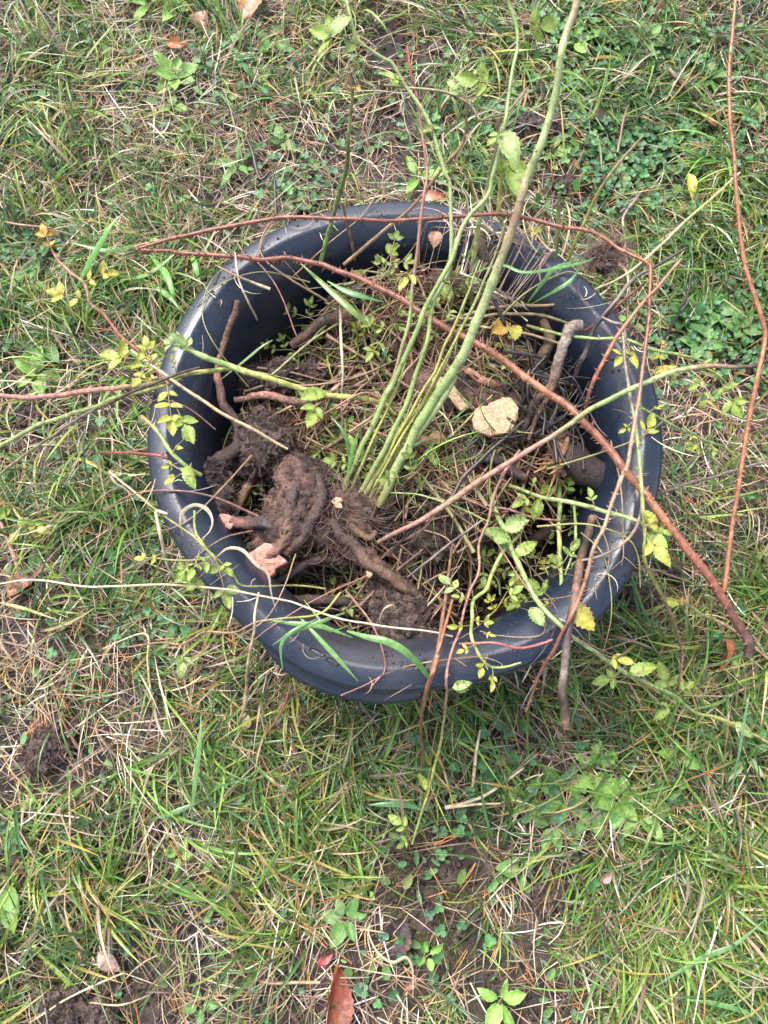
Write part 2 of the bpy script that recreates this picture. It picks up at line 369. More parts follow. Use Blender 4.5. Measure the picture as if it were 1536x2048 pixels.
def build_tub():
    t = empty('plastic_tub', (0, 0, 0))
    tag(t, 'round black plastic tub standing on the grass, heaped with dug out rose roots and canes', 'tub')
    mb = MB()
    loft([(0, .001, .014), (0, .1, .012), (0, .19, .012), (0, .205, .016), (0, .213, .03), (.35, .115, .12), (.7, .023, .2), (1, -.066, RIM-.06), (1, -.058, RIM-.03), (1, -.053, RIM-.022),
          (1, -.05, RIM-.019)], TH, mb)
    loft([(1, -.0535, RIM-.026), (.7, .0185, .2), (.35, .1195, .12), (0, .2175, .03), (0, .212, .006), (0, .2, .002), (0, .001, .002)][::1], TH, mb)
    mb.build('body', M['plastic'], t)
    mb = MB()
    loft([(1, -.0515, RIM-.0185), (1, -.047, RIM-.013), (1, -.042, RIM-.0085), (1, -.036, RIM-.0045), (1, -.031, RIM-.0018), (1, -.028, RIM), (1, -.024, RIM+.0003), (1, -.012, RIM-.0022), (1, -.006, RIM-.0045),
          (1, -.0025, RIM-.008), (1, -.0006, RIM-.012), (1, 0, RIM-.018), (1, .0005, RIM-.034), (1, -.001, RIM-.0355), (1, -.003, RIM-.034), (1, -.004, RIM-.02), (1, -.03, RIM-.0075), (1, -.054, RIM-.024)], TH, mb)
    mb.build('rim', M['plastic'], t)
    # two grips: bulging ledges under the rim
    c0 = math.atan2(*at(660, 1362, RIM-.03)[[1, 0]])
    for s in (0, math.pi+.12):
        th = np.linspace(c0-.36, c0+.46, 40)+s; u = np.linspace(-1, 1, 40); bul = np.clip(1-u**4, 0, 1)
        mb = MB(); V = []
        prof = [(-.006, -.03), (.003, -.037), (.010, -.039), (.014, -.042), (.0145, -.046), (.012, -.0475), (.013, -.052), (.016, -.056), (.0155, -.060), (.008, -.064), (-.012, -.066), (-.03, -.05)]
        for o, z in prof:
            r = rimR(th)+(o+.001)*bul-.004
            V.append(np.stack([r*np.cos(th), r*np.sin(th), RIM+z+0*th], -1))
        V = np.concatenate(V); m = len(prof); i, j = np.meshgrid(np.arange(39), np.arange(m-1)); k = (j*40+i).ravel()
        mb.add(V, np.stack([k, k+1, k+41, k+40], 1), (.02, .02, .02)); mb.build('handle', M['plastic'], t)
    # finger slot in the near rim: shallow ovals painted black for the hole's shade
    for (ax, ay, L) in ((632, 1303, .011), (662, 1322, .009)):
        p = at(ax, ay, RIM+.0012); mb = MB(); a = np.linspace(0, 6.2832, 17)[:-1]; dirx = nrm(np.array([.88, -.42, 0])); diry = np.array([.42, .88, 0])
        rings = []
        for s, dz in ((1.15, -.003), (1., .0006), (.75, -.0006), (.1, -.002)): rings.append(p+np.outer(np.cos(a)*L*s, dirx)+np.outer(np.sin(a)*.0035*s, diry)+[0, 0, dz])
        V = np.concatenate(rings); i, j = np.meshgrid(np.arange(16), np.arange(3)); i, j = i.ravel(), j.ravel()
        mb.add(V, np.stack([j*16+i, j*16+(i+1) % 16, (j+1)*16+(i+1) % 16, (j+1)*16+i], 1), (.01, .01, .012)); mb.build('slot', M['stone'], t)
build_tub()

# ------------------------------------------------------------------ heap of soil in the tub
HEAP = [(600,1030,170,.025),(530,890,110,.035),(880,850,220,.04),(800,1240,100,.06),(700,600,140,.07),(840,490,140,.19),(1010,530,110,.16),(1080,600,60,.06),(900,740,180,.035),(740,640,100,.04),(950,900,150,.05),(880,1010,120,.05),(1010,830,90,.03),
        (1110,1090,110,-.10),(1160,680,70,-.06),(620,680,60,-.03),(440,640,90,-.05),(1010,1230,70,-.12),(1240,830,70,-.06),(1170,940,70,-.05),(560,1210,50,-.06),(430,840,50,-.05),(1200,1000,70,-.08),(660,480,60,-.02)]
_hp = [(*at(a, b, .22)[:2], r*mpp(a, b, .22), k) for a, b, r, k in HEAP]
def heap(x, y):
    x = np.asarray(x, float); y = np.asarray(y, float)
    h = .152+0*x
    for px, py, r, k in _hp: h = h+k*np.exp(-((x-px)**2+(y-py)**2)/(r*r))
    return np.clip(h+(vnoise(x, y, 28, 7)-.5)*.035+(vnoise(x, y, 80, 1)-.5)*.012, .035, .295)
def wallr(z): return .213+(np.clip(z, .03, .27)-.03)/.24*(.31-.066-.213)
def build_heap():
    mb = MB(); rr = np.linspace(0, 1.0, 70); th = np.linspace(0, 6.2832, 161)[:-1]
    Rr, Tt = np.meshgrid(rr, th, indexing='ij'); X = Rr*.25*np.cos(Tt); Y = Rr*.25*np.sin(Tt); Z = heap(X, Y)
    rim = np.clip((Rr-.86)/.14, 0, 1)*(1-np.clip(1.6*np.exp(-((X-.03)**2+(Y-.21)**2)/.13**2), 0, 1)); Z = Z*(1-rim)+np.minimum(Z, .16)*rim
    lim = wallr(Z)-.004; s = np.minimum(1, lim/np.maximum(Rr*.25, 1e-4)); X *= s; Y *= s
    V = np.stack([X, Y, Z], -1).reshape(-1, 3); i, j = np.meshgrid(np.arange(69), np.arange(160), indexing='ij'); i, j = i.ravel(), j.ravel()
    mb.add(V, np.stack([i*160+j, (i+1)*160+j, (i+1)*160+(j+1) % 160, i*160+(j+1) % 160], 1), (.05, .03, .02))
    tag(mb.build('soil_heap', M['heap'], origin=(0, 0, .012)), 'dark crumbly soil, deepened in colour for shade, and broken root debris filling the black tub', 'soil', kind='stuff')
build_heap()

# ------------------------------------------------------------------ tubes, leaves, lumps
COL = dict(g=(.22, .30, .095), pg=(.30, .355, .145), yg=(.33, .33, .09), dg=(.10, .16, .05), rb=(.19, .066, .042), br=(.15, .085, .055), lb=(.27, .17, .10), gy=(.21, .165, .135),
           bk=(.026, .021, .021), db=(.065, .04, .033), pk=(.32, .15, .115), st=(.50, .37, .21), ps=(.58, .48, .33), rd=(.26, .07, .055), sal=(.55, .26, .17), gb=(.2, .19, .07), or_=(.30, .125, .065), pu=(.05, .045, .055))
def catmull(P, n):
    P = np.asarray(P, float)
    if len(P) == 2: t = np.linspace(0, 1, n)[:, None]; return P[0]*(1-t)+P[1]*t
    Q = np.vstack([2*P[0]-P[1], P, 2*P[-1]-P[-2]]); d = np.r_[0, np.cumsum(np.linalg.norm(np.diff(P[:, :3], axis=0), axis=1))]
    s = np.linspace(0, d[-1], n); k = np.clip(np.searchsorted(d, s, 'right')-1, 0, len(P)-2)
    u = ((s-d[k])/(d[k+1]-d[k]+1e-9))[:, None]
    a, b, c, e = Q[k], Q[k+1], Q[k+2], Q[k+3]
    return .5*(2*b+(c-a)*u+(2*a-5*b+4*c-e)*u*u+(3*b-a-3*c+e)*u**3)
def frames(P):
    T = np.gradient(P, axis=0); T /= np.linalg.norm(T, axis=1, keepdims=True)+1e-12
    u = np.cross(T[0], [0, 0, 1.]); 
    if np.linalg.norm(u) < .1: u = np.cross(T[0], [0, 1., 0])
    U = [nrm(u)]
    for k in range(1, len(P)): v = U[-1]-T[k]*np.dot(U[-1], T[k]); U.append(nrm(v))
    U = np.array(U); return T, U, np.cross(T, U)
def tube(mb, P, R, C, sides=8, rough=.08, cap0=None, cap1=None, jit=.2):
    P = np.asarray(P); n = len(P); T, U, W = frames(P); a = np.linspace(0, 2*np.pi, sides, endpoint=False)
    R2 = R[:, None]*(1+RNG.normal(0, rough, (n, sides)))
    V = P[:, None]+(U[:, None]*np.cos(a)[None, :, None]+W[:, None]*np.sin(a)[None, :, None])*R2[..., None]
    Cc = np.repeat(C[:, None], sides, 1)*np.exp(RNG.normal(0, jit, (n, sides, 1)))
    i, j = np.meshgrid(np.arange(n-1), np.arange(sides), indexing='ij'); i, j = i.ravel(), j.ravel(); k = (j+1) % sides
    mb.add(V.reshape(-1, 3), np.stack([i*sides+j, i*sides+k, (i+1)*sides+k, (i+1)*sides+j], 1), Cc.reshape(-1, 3))
    for e, cp, d in ((0, cap0, -1), (n-1, cap1, 1)):
        c = P[e]+T[e]*d*R[e]*.25; ring = V[e]; col = np.array(cp) if cp is not None else C[e]*.8
        j = np.arange(sides); tri = np.stack([0*j+sides, j, (j+1) % sides], 1)
        mb.add(np.vstack([ring, c]), tri, col)
def thorns(mb, P, R, C, spacing, size, tiny=False):
    T, U, W = frames(P); d = np.r_[0, np.cumsum(np.linalg.norm(np.diff(P, axis=0), axis=1))]
    s = RNG.uniform(0, spacing)
    while s < d[-1]-.004:
        k = min(np.searchsorted(d, s), len(P)-1); a = RNG.uniform(0, 6.283); o = U[k]*math.cos(a)+W[k]*math.sin(a)
        h = size*RNG.uniform(.6, 1.3); b = h*.38 if not tiny else h*.3
        b = min(b, R[k]*.9)
        base = P[k]+o*R[k]*.8; tip = base+o*h-T[k]*h*.35; s2 = np.cross(T[k], o)
        cb = C[k]*.45+np.array((.10, .045, .025))
        V = np.array([base+T[k]*b, base+s2*b*.45, base-T[k]*b, base-s2*b*.45, tip])
        mb.add(V, [[0, 1, 4], [1, 2, 4], [2, 3, 4], [3, 0, 4]], np.vstack([np.tile(cb, (4, 1)), cb*1.2]))
        s += spacing*RNG.uniform(.4, 1.6)
def leaflet(mb, b, tip, up, wr, col, serr=.09, fold=.3, curl=0., n=15, spots=0.):
    b, tip = np.asarray(b), np.asarray(tip); ax = tip-b; L = np.linalg.norm(ax); ax = ax/(L+1e-9)
    sd = nrm(np.cross(up, ax)); nn = np.cross(ax, sd); t = np.linspace(0, 1, n)
    wpro = np.sin(np.pi*np.clip(t, 0, 1)**.82)**.8*wr*L*.5; wpro[0] = wpro[-1] = .02*L*wr
    V, C = [], []; ph = RNG.uniform(0, 6)
    for k in range(n):
        for q, s in enumerate((-1, -.5, 0, .5, 1)):
            ww = wpro[k]*s*(1+(serr*(-1)**k if abs(s) == 1 else 0)); fw = serr*L*.12*(1 if abs(s) == 1 and k % 2 == 0 else 0)
            z = fold*abs(ww)-curl*L*t[k]**2+.05*L*math.sin(5*t[k]+ph+s*2)
            V.append(b+ax*(t[k]*L+fw)+sd*ww+nn*z)
            f = 1.3 if s == 0 else (1.+RNG.normal(0, .07)); f *= .92 if k % 2 and abs(s) == .5 else 1
            c = np.array(col)*f
            if spots and RNG.random() < spots: c = np.array((.16, .07, .03))
            C.append(c)
    i, j = np.meshgrid(np.arange(n-1), np.arange(4), indexing='ij'); k = (i*5+j).ravel()
    mb.add(V, np.stack([k, k+1, k+6, k+5], 1), np.array(C))
LC = dict(pk=(.42, .22, .14), y=(.36, .32, .05), yg=(.33, .35, .055), g=(.17, .26, .055), pg=(.25, .34, .11), dg=(.045, .12, .04), o=(.42, .25, .04), l=(.23, .32, .06), m=(.16, .21, .045))
def compound(mb, b, tip, col, pairs=2, fr=.42, wr=.52, up=None, rach=(.28, .22, .08), spots=.02):
    b, tip = np.asarray(b, float), np.asarray(tip, float); L = np.linalg.norm(tip-b); ax = (tip-b)/L
    up = nrm(np.array([RNG.normal(0, .35), RNG.normal(0, .35), 1.])) if up is None else up
    sd = nrm(np.cross(up, ax)); Lr = L*(1-fr*.9)
    t = np.linspace(0, 1, 6)[:, None]; P = b+ax*Lr*t+np.cross(ax, sd)*(np.sin(t*3.1)*.03*L)
    tube(mb, P, np.full(6, max(.0006, L*.009)), np.tile(rach, (6, 1)), 5, 0)
    cc = np.array(LC[col]) if isinstance(col, str) else np.array(col)
    for k in range(pairs):
        p = b+ax*Lr*(.3+.66*k/max(1, pairs-1) if pairs > 1 else .75)
        for s in (-1, 1):
            d = nrm(ax*RNG.uniform(.35, .75)+sd*s+up*RNG.normal(.1, .28)); l = fr*L*RNG.uniform(.8, 1.05)*(.78+.22*k/max(1, pairs-1))
            leaflet(mb, p, p+d*l, up+RNG.normal(0, .2, 3), wr*RNG.uniform(.85, 1.1), cc*np.exp(RNG.normal(0, .13)), curl=RNG.uniform(-.1, .25), spots=spots)
    e = P[-1]; leaflet(mb, e, e+nrm(ax+up*RNG.normal(0, .25))*L*fr*1.1, up, wr, cc*np.exp(RNG.normal(0, .1)), curl=RNG.uniform(-.1, .25), spots=spots)
def wpts(pts, dz=0, k=1.):
    out = []
    for p in pts:
        x, y, z, r = p[:4]; z = z/100.+dz; q = at(x, y, z); out.append([*q, r*k*mpp(x, y, z)])
    return np.array(out)
def cane(name, label, cat, pts, cols, thorn=None, leaves=(), matn='cane', sides=8, node=.05, group=None, rough=.025, cap=None, parent=None, wob=.10, side=(), thick=None):
    """pts: photo pixel x, y, height in cm, radius in pixels; placed at that height in the scene"""
    kf = thick or (.95 if matn == 'bark' or name == 'stick' else .68)
    W = wpts(pts, 0, kf); d = np.linalg.norm(np.diff(W[:, :3], axis=0), axis=1).sum(); n = int(np.clip(d/.004, 8, 260))
    Q = catmull(W, n); P, R = Q[:, :3].copy(), np.maximum(Q[:, 3], .0005)
    s = np.linspace(0, d, n)
    ph = RNG.uniform(0, 6.28, 6); amp = R.mean()*wob
    P += np.stack([np.sin(s*55+ph[0])+np.sin(s*120+ph[1])*.5, np.sin(s*60+ph[2])+np.sin(s*130+ph[3])*.5, np.sin(s*50+ph[4])*.6], -1)*amp*np.minimum(1, np.minimum(s, d-s)/.02)[:, None]
    if node and n > 20:
        kk = np.zeros((n, 3)); x0 = RNG.uniform(.3, 1)*node
        while x0 < d:
            kk += np.abs(s-x0)[:, None]*RNG.normal(0, .045, 3)*np.exp(-((s-x0)/(node*.9))**2)[:, None]; x0 += node*RNG.uniform(.7, 1.4)
        P += kk*np.minimum(1, np.minimum(s, d-s)/.03)[:, None]
    if node: R = R*(1+.20*np.exp(-((((s+RNG.uniform(0, node)) % node)-node/2)/.0022)**2))
    cl = np.array([COL[c] for c in cols.split()]); C = np.stack([np.interp(np.linspace(0, len(cl)-1, n), np.arange(len(cl)), cl[:, k]) for k in range(3)], -1)
    nz = np.array([mnoise.noise(Vector((k*.35, ph[0]*10, 0))) for k in range(n)]); C = C*(1+(.24 if parent is not None else .42)*nz)[:, None]*np.exp(RNG.normal(0, .04 if parent is not None else .10, (n, 1)))
    if node: C = C*(1-.35*np.exp(-((((s+RNG.uniform(0, node)) % node)-node/2)/.0018)**2))[:, None]
    mb = MB(); tube(mb, P, R, C, sides, rough, cap, cap, .07 if parent is not None else .2)
    if thorn: thorns(mb, P, R, C, thorn[0], thorn[1], len(thorn) > 2)
    for sp in side:                # side shoots are part of the stem's mesh
        w2 = wpts(sp, 0, kf); m = max(8, int(np.linalg.norm(np.diff(w2[:, :3], axis=0), axis=1).sum()/.005)); q = catmull(w2, m); c2 = np.tile(cl[len(cl)//2], (m, 1))*np.exp(RNG.normal(0, .12, (m, 1)))
        tube(mb, q[:, :3], np.maximum(q[:, 3], .0005), c2, 6, rough)
        if thorn: thorns(mb, q[:, :3], q[:, 3], c2, thorn[0]*1.3, thorn[1]*.8)
    if parent is not None or not leaves:
        o = mb.build(name if parent is None else 'cane', M[matn], parent, P[0])
        if parent is None: tag(o, label, cat, group)
        t = o if parent is None else parent
    else:
        t = empty(name, P[0]); tag(t, label, cat, group); mb.build('stem', M[matn], t)
    for lf in leaves:
        bx, by, tx, ty, c = lf[:5]; pairs = lf[5] if len(lf) > 5 else 2; fr = lf[6] if len(lf) > 6 else .42
        zz = np.array([[*at(bx, by, p[2])[:2], p[2]] for p in P[::3]]); z0 = P[::3][np.argmin(np.linalg.norm(zz-P[::3], axis=1)), 2]+.004
        lb = MB(); b = at(bx, by, z0); e = at(tx, ty, z0+RNG.uniform(-.006, .012))
        if pairs == 0 and RNG.random() < .6: compound(lb, b, b+(e-b)*1.25, c, 1, .5)
        elif pairs == 0: leaflet(lb, b, e, np.array([RNG.normal(0, .3), RNG.normal(0, .3), 1]), .5, np.array(LC[c]), curl=.25, spots=.05)
        else: compound(lb, b, e, c, pairs, fr)
        lb.build('leaf', M['leaf'], t)
    return t
# ------------------------------------------------------------------ lumps of root and soil
_tex = {}
def ctex(s):
    if s not in _tex:
        t = bpy.data.textures.new('clouds', 'CLOUDS'); t.noise_scale = s; t.noise_depth = 4; _tex[s] = t
    return _tex[s]
def lump(name, tubes, balls, voxel=.0024, matn='muddy', parent=None, disp=((.03, .014), (.010, .009), (.004, .003)), label=None, cat=None, group=None, kind=None):
    mb = MB()
    for pts in tubes:
        W = wpts(pts); d = np.linalg.norm(np.diff(W[:, :3], axis=0), axis=1).sum(); n = max(8, int(d/.005)); q = catmull(W, n)
        tube(mb, q[:, :3], q[:, 3], np.tile((.1, .07, .05), (n, 1)), 10, .06)
    for (x, y, z, r, *sq) in balls:
        c = at(x, y, z/100.); rr = r*mpp(x, y, z/100.); sx, sy, sz, rot = (list(sq)+[1, 1, 1, 0][len(sq):])
        a, b = np.meshgrid(np.linspace(.05, np.pi-.05, 12), np.linspace(0, 6.2832, 19)[:-1], indexing='ij')
        V = np.stack([np.sin(a)*np.cos(b)*sx, np.sin(a)*np.sin(b)*sy, np.cos(a)*sz], -1)*rr
        cr, sr = math.cos(rot), math.sin(rot); V = V@np.array([[cr, sr, 0], [-sr, cr, 0], [0, 0, 1]]); V = (V+c).reshape(-1, 3)
        i, j = np.meshgrid(np.arange(11), np.arange(18), indexing='ij'); i, j = i.ravel(), j.ravel()
        mb.add(V, np.stack([i*18+j, (i+1)*18+j, (i+1)*18+(j+1) % 18, i*18+(j+1) % 18], 1), (.1, .07, .05))
        mb.add(V[:18], [list(range(18))[::-1]], (.1, .07, .05)); mb.add(V[-18:], [list(range(18))], (.1, .07, .05))
    o = mb.build(name, M[matn], parent, None if parent is not None else mb.v[0][:1].mean(0))
    r = o.modifiers.new('r', 'REMESH'); r.mode = 'VOXEL'; r.voxel_size = voxel
    for s, st in disp:
        m = o.modifiers.new('d', 'DISPLACE'); m.texture = ctex(s); m.strength = st; m.mid_level = .5; m.texture_coords = 'LOCAL'
    bpy.context.view_layer.update(); dg = bpy.context.evaluated_depsgraph_get()
    me = bpy.data.meshes.new_from_object(o.evaluated_get(dg)); o.modifiers.clear(); o.data = me; me.name = name
    me.polygons.foreach_set('use_smooth', np.ones(len(me.polygons), bool))
    if not me.materials: me.materials.append(M[matn])
    return tag(o, label, cat, group, kind) if parent is None else o
def crumbs_on(o, n, size, parent, mt='soil', name='crumb'):
    me = o.data; V = np.empty(len(me.vertices)*3, np.float32); me.vertices.foreach_get('co', V); V = V.reshape(-1, 3)+np.array(parent_loc(o))
    k = RNG.choice(len(V), n); s = RNG.gamma(2, size*.5, n)+size*.3
    oc = np.array([[1, 0, 0], [-1, 0, 0], [0, 1, 0], [0, -1, 0], [0, 0, 1], [0, 0, -1], [.6, .6, .5], [-.6, .6, .5], [.6, -.6, .5], [-.6, -.6, .5]], float)
    W = (V[k][:, None]+RNG.normal(0, 1, (n, 1, 3))*size*.3+oc[None]*s[:, None, None]*RNG.uniform(.6, 1.3, (n, 10, 1))).reshape(-1, 3)
    tr = np.array([[0, 6, 8], [6, 4, 8], [0, 2, 6], [2, 7, 6], [7, 4, 6], [1, 7, 2], [1, 9, 7], [9, 4, 7], [3, 9, 1], [3, 8, 9], [8, 4, 9], [0, 8, 3], [2, 0, 5], [1, 2, 5], [3, 1, 5], [0, 3, 5]])
    mb = MB(); mb.add(W, ((np.arange(n)*10)[:, None, None]+tr[None]).reshape(-1, 3), (.1, .07, .05)); c = mb.build(name, M[mt], parent, smooth=False); c['kind'] = 'stuff'
def hair_on(o, n, L, parent, name='root_hair', cols=((.10, .055, .04), (.16, .09, .06), (.07, .04, .03)), w0=.0007, box=None):
    me = o.data; V = np.empty(len(me.vertices)*3, np.float32); me.vertices.foreach_get('co', V); V = V.reshape(-1, 3)+np.array(parent_loc(o))
    Nn = np.empty(len(me.vertices)*3, np.float32); me.vertex_normals.foreach_get('vector', Nn); Nn = Nn.reshape(-1, 3)
    ok = Nn[:, 2] > -.2
    if box: c = at(*box[:3]); ok &= np.hypot(V[:, 0]-c[0], V[:, 1]-c[1]) < box[3]*mpp(*box[:3])
    k = RNG.choice(np.nonzero(ok)[0], n); N2 = Nn[k]+RNG.normal(0, .6, (n, 3))
    az = np.arctan2(N2[:, 1], N2[:, 0]); el = np.arcsin(np.clip(N2[:, 2]/np.linalg.norm(N2, axis=1), -1, 1))
    P, sd, e, a = strands(n, V[k, 0], V[k, 1], V[k, 2]-.001, RNG.uniform(.3, 1.3, n)*L, az, el, el-RNG.uniform(.2, 1.8, n), 8, 1.1)
    mb = MB(); ribbon(mb, P, sd, np.repeat(RNG.uniform(.5, 1.5, n)[:, None]*w0, 8, 1)*np.linspace(1, .5, 8), np.repeat(palette(n, cols, [1]*len(cols), .25)[:, None], 8, 1), .5)
    return mb.build(name, M['straw'], parent)
def cutface(poly, z, parent, col=(.62, .45, .28), col2=(.5, .30, .17), name='cut_face', thick=.008, tilt=(0, 0), label=None):
    P = np.array([at(x, y, z/100.) for x, y in poly]); c = P.mean(0); n = len(P); m = n*4
    Q = catmull(np.vstack([P, P[:1]])[:, :3], m+1)[:-1]; Q += RNG.normal(0, .0007, Q.shape)
    V, C = [], []; rings = [1.0, .92, .75, .55, .35, .15]
    V.append(Q*[1, 1, 1]-[0, 0, thick]); C.append(np.tile((.09, .05, .035), (m, 1)))
    for k, s in enumerate(rings):
        q = c+(Q-c)*s; q[:, 2] += (1-s)*.002+RNG.normal(0, .0004, m); V.append(q)
        f = RNG.random((m, 1))*.5+(.5 if k < 1 else 0)+.25*(k % 2); C.append(np.array(col)*(1-f)+np.array(col2)*f)
    V.append(c[None]+[[0, 0, .002]]); C.append(np.array([col])); V = np.vstack(V)
    V[:, 2] += (V[:, 0]-c[0])*tilt[0]+(V[:, 1]-c[1])*tilt[1]
    mb = MB(); R = len(rings)+1; i, j = np.meshgrid(np.arange(R-1), np.arange(m), indexing='ij'); i, j = i.ravel(), j.ravel()
    mb.add(V, np.stack([i*m+j, i*m+(j+1) % m, (i+1)*m+(j+1) % m, (i+1)*m+j], 1), np.vstack(C))
    j = np.arange(m); mb.f.append(np.stack([(R-1)*m+j, (R-1)*m+(j+1) % m, 0*j+R*m], 1))
    o = mb.build(name, M['wood'], parent)
    if label: o['label'] = label
    return o

# the dug out rose: knobbly crown, cut limbs, fibrous roots and the green canes still growing from it
def build_crown():
    t = empty('rose_plant', at(590, 1030, .2))
    tag(t, 'knobbly muddy rose rootstock in the tub with tall green canes and a pink cut limb', 'rose root')
    b = lump('rootstock', [[(640,935,27,26),(612,985,28,48),(585,1040,28,56),(548,1092,27,42),(522,1120,27.3,36)],
                           [(470,1045,28,13),(505,1052,28,20),(555,1065,27.5,30)],
                           [(610,1030,27,40),(660,1020,27,40),(705,1010,27,36),(735,1030,26.5,34)]],
             [(600,960,27.5,50),(640,1060,27,36),(720,1045,26.5,40),(560,1010,28,34),(690,1085,26,28),(655,1000,28,22)], .0022, 'muddy', t, ((.035, .010), (.012, .008), (.004, .0025)))
    lump('root_arm', [[(680,1085,26.5,24),(730,1115,26.5,20),(785,1160,26,17),(830,1190,25.5,14),(850,1208,25,9)]], [(735,1110,26.5,20)], .0024, 'muddy', t, ((.03, .006), (.010, .006), (.004, .002)))
    hair_on(b, 380, .04, t, box=(705, 1050, .265, 85), w0=.0006); hair_on(b, 200, .02, t, w0=.0005); crumbs_on(b, 330, .002, t)
    cutface([(481,1142),(490,1118),(512,1100),(540,1090),(553,1104),(574,1126),(552,1134),(546,1146),(522,1160),(500,1152)], 29.2, t, (.66, .36, .27), (.50, .17, .13), tilt=(.1, .5), thick=.016, label='pink cut end of the thick limb')
    cutface([(430,1030),(445,1027),(462,1033),(470,1040),(462,1058),(450,1052),(436,1044)], 29.3, t, (.60, .34, .25), (.5, .2, .15), tilt=(.3, .1))
    for pts, cc in (([(600,965,30.6,8),(580,1010,31.2,12),(572,1060,30.6,13),(548,1100,29.6,13),(532,1116,29,10)], 'db db br br pk'), ([(640,950,29.6,9),(636,1000,30.4,11),(612,1060,29.9,12),(570,1108,28.8,11)], 'db db db br'),
                    ([(660,1040,29.6,8),(690,1080,29.2,12),(735,1118,28.6,12),(790,1162,27.6,11),(842,1200,26,8)], 'db db br br db'), ([(566,1058,29.8,9),(520,1052,29.6,11),(462,1040,29.2,10)], 'br pu br pk'), ([(700,1050,29,7),(735,1075,28,8),(752,1062,27.6,5)], 'br lb br')):
        cane('', '', '', pts, cc, parent=t, matn='bark', node=0, sides=12, rough=.16, wob=.5)
    cutface([(664,1000),(674,994),(684,1000),(682,1016),(670,1014)], 29.8, t, (.6, .38, .24), (.5, .25, .15), thick=.02)
    cutface([(555,1010),(562,1004),(566,1020),(575,1045),(572,1068),(562,1075),(555,1050),(552,1030)], 30.6, t, (.42, .22, .09), (.22, .11, .06), name='bark_scar', thick=.012)
    cutface([(733,1140),(744,1137),(746,1150),(736,1155)], 28.2, t, (.6, .42, .26), (.5, .3, .2), name='cut_twig', thick=.02)
    g = dict(parent=t, node=.045)
    cane('', '', '', [(757,1012,28,11),(800,930,31,12),(850,830,35,12.5),(905,750,39,13),(940,680,42,13),(985,570,46,12.5),(1040,400,52,11.5),(1055,360,53,12),(1075,300,55,10.5),(1105,220,57,10),(1120,120,60,9.5),(1137,55,61,10.5),(1165,-40,63,10)],
         'gb pg g pg pg lb pg pg lb', (.009, .004), [(1140,20,1100,70,'l',0)][:0], sides=14, thick=.74, **g)
    cane('', '', '', [(737,1008,27.5,9),(790,930,30,11),(850,850,34,11),(890,790,37,10.5),(912,752,38.5,9)], 'gb yg pg pg', sides=10, thick=.62, **g)
    cane('', '', '', [(720,1005,28,9),(770,915,30.5,9),(815,840,32,8.5),(870,790,34,6)], 'gb yg g', sides=10, **g)
    cane('', '', '', [(690,985,28,7),(697,946,29,8),(767,800,34,8),(788,762,35,7.5),(834,658,39,7.5),(847,621,40,7),(897,529,43,7),(926,450,45,6.5),(973,390,47,6),(983,350,48,6),(1003,270,50,5.5),(1013,225,51,5.5),(1025,150,52,5),(1035,70,53,5),(1013,-10,55,5)],
         'gb g g g pg pg g g', (.02, .005), [(1035,70,1120,40,'l',1,.55),(1013,172,915,155,'l',1,.5),(1008,250,985,285,'l',0),(1000,262,1040,320,'pg',0)], **g)
    cane('', '', '', [(705,1005,28,7),(738,958,29.5,8),(809,821,34,7.5),(834,746,36,7),(855,687,38,6.5),(867,608,40,6.5),(900,529,42,6),(900,380,46,5.5),(890,345,47,5.5),(868,260,49,5.5),(843,215,50,5.5),(810,165,51,5),(785,125,52,5),(768,117,52.5,5),(717,80,54,5),(700,35,55,4.5),(690,-15,56,4.5)],
         'gb g g pg pg pg pg', (.022, .005), [(735,95,625,62,'l',2,.38),(868,255,838,262,'m',0),(862,258,885,250,'pg',0),(820,170,775,150,'l',0),(700,30,660,60,'pg',0)], **g)
    cane('', '', '', [(740,860,31,5),(767,791,33,5.5),(788,754,34,5.5),(801,700,36,5.5),(820,625,38,5.5),(830,525,41,5),(847,400,45,5),(855,345,46,4.5),(850,300,47,4.5),(835,200,49,4.5),(822,140,51,4),(815,90,52,4)],
         'lb lb pg pk pk pk rd', (.02, .004), [(833,530,800,575,'yg',1,.5)], **g)
    for pts, cc in (([(735,1000,28,6),(800,880,32,6),(850,800,34,5.5),(890,730,36,4.5),(905,690,37,3)], 'gb yg g pg'), ([(700,985,28,6),(745,880,31.5,6),(790,780,34,5),(812,720,35.5,3)], 'gb g yg'), ([(725,1000,28,6.5),(790,880,32,6.5),(870,740,37,6),(930,600,42,5),(960,520,45,3.5)], 'gb yg g g pg'),
                    ([(730,1010,28,7),(800,900,31,7),(860,780,35,6.5),(925,650,39,6),(985,520,44,5),(1010,450,47,4)], 'gb gb yg g pg lb'), ([(765,1015,27,6),(850,920,29,5.5),(930,840,30.5,5),(985,790,31.5,3)], 'br gb yg')):
        cane('', '', '', pts, cc.replace('g', 'yg').replace('yyg', 'yg').replace('pyg', 'pg').replace('ygb', 'gb'), (.02, .003), thick=.5, **g)
    cane('', '', '', [(780,1005,27,5),(830,940,28,6),(868,880,29,5),(872,868,29,3)], 'br gb g', **g)
    lb = MB(); leaflet(lb, at(858,868,.3), at(893,888,.305), np.array([.2, .2, 1]), .7, np.array((.3, .16, .05))); lb.build('leaf', M['leaf'], t)
    lb = MB(); leaflet(lb, at(860,905,.3), at(872,935,.305), np.array([.2, .2, 1]), .5, np.array(LC['l'])); lb.build('leaf', M['leaf'], t)
build_crown()

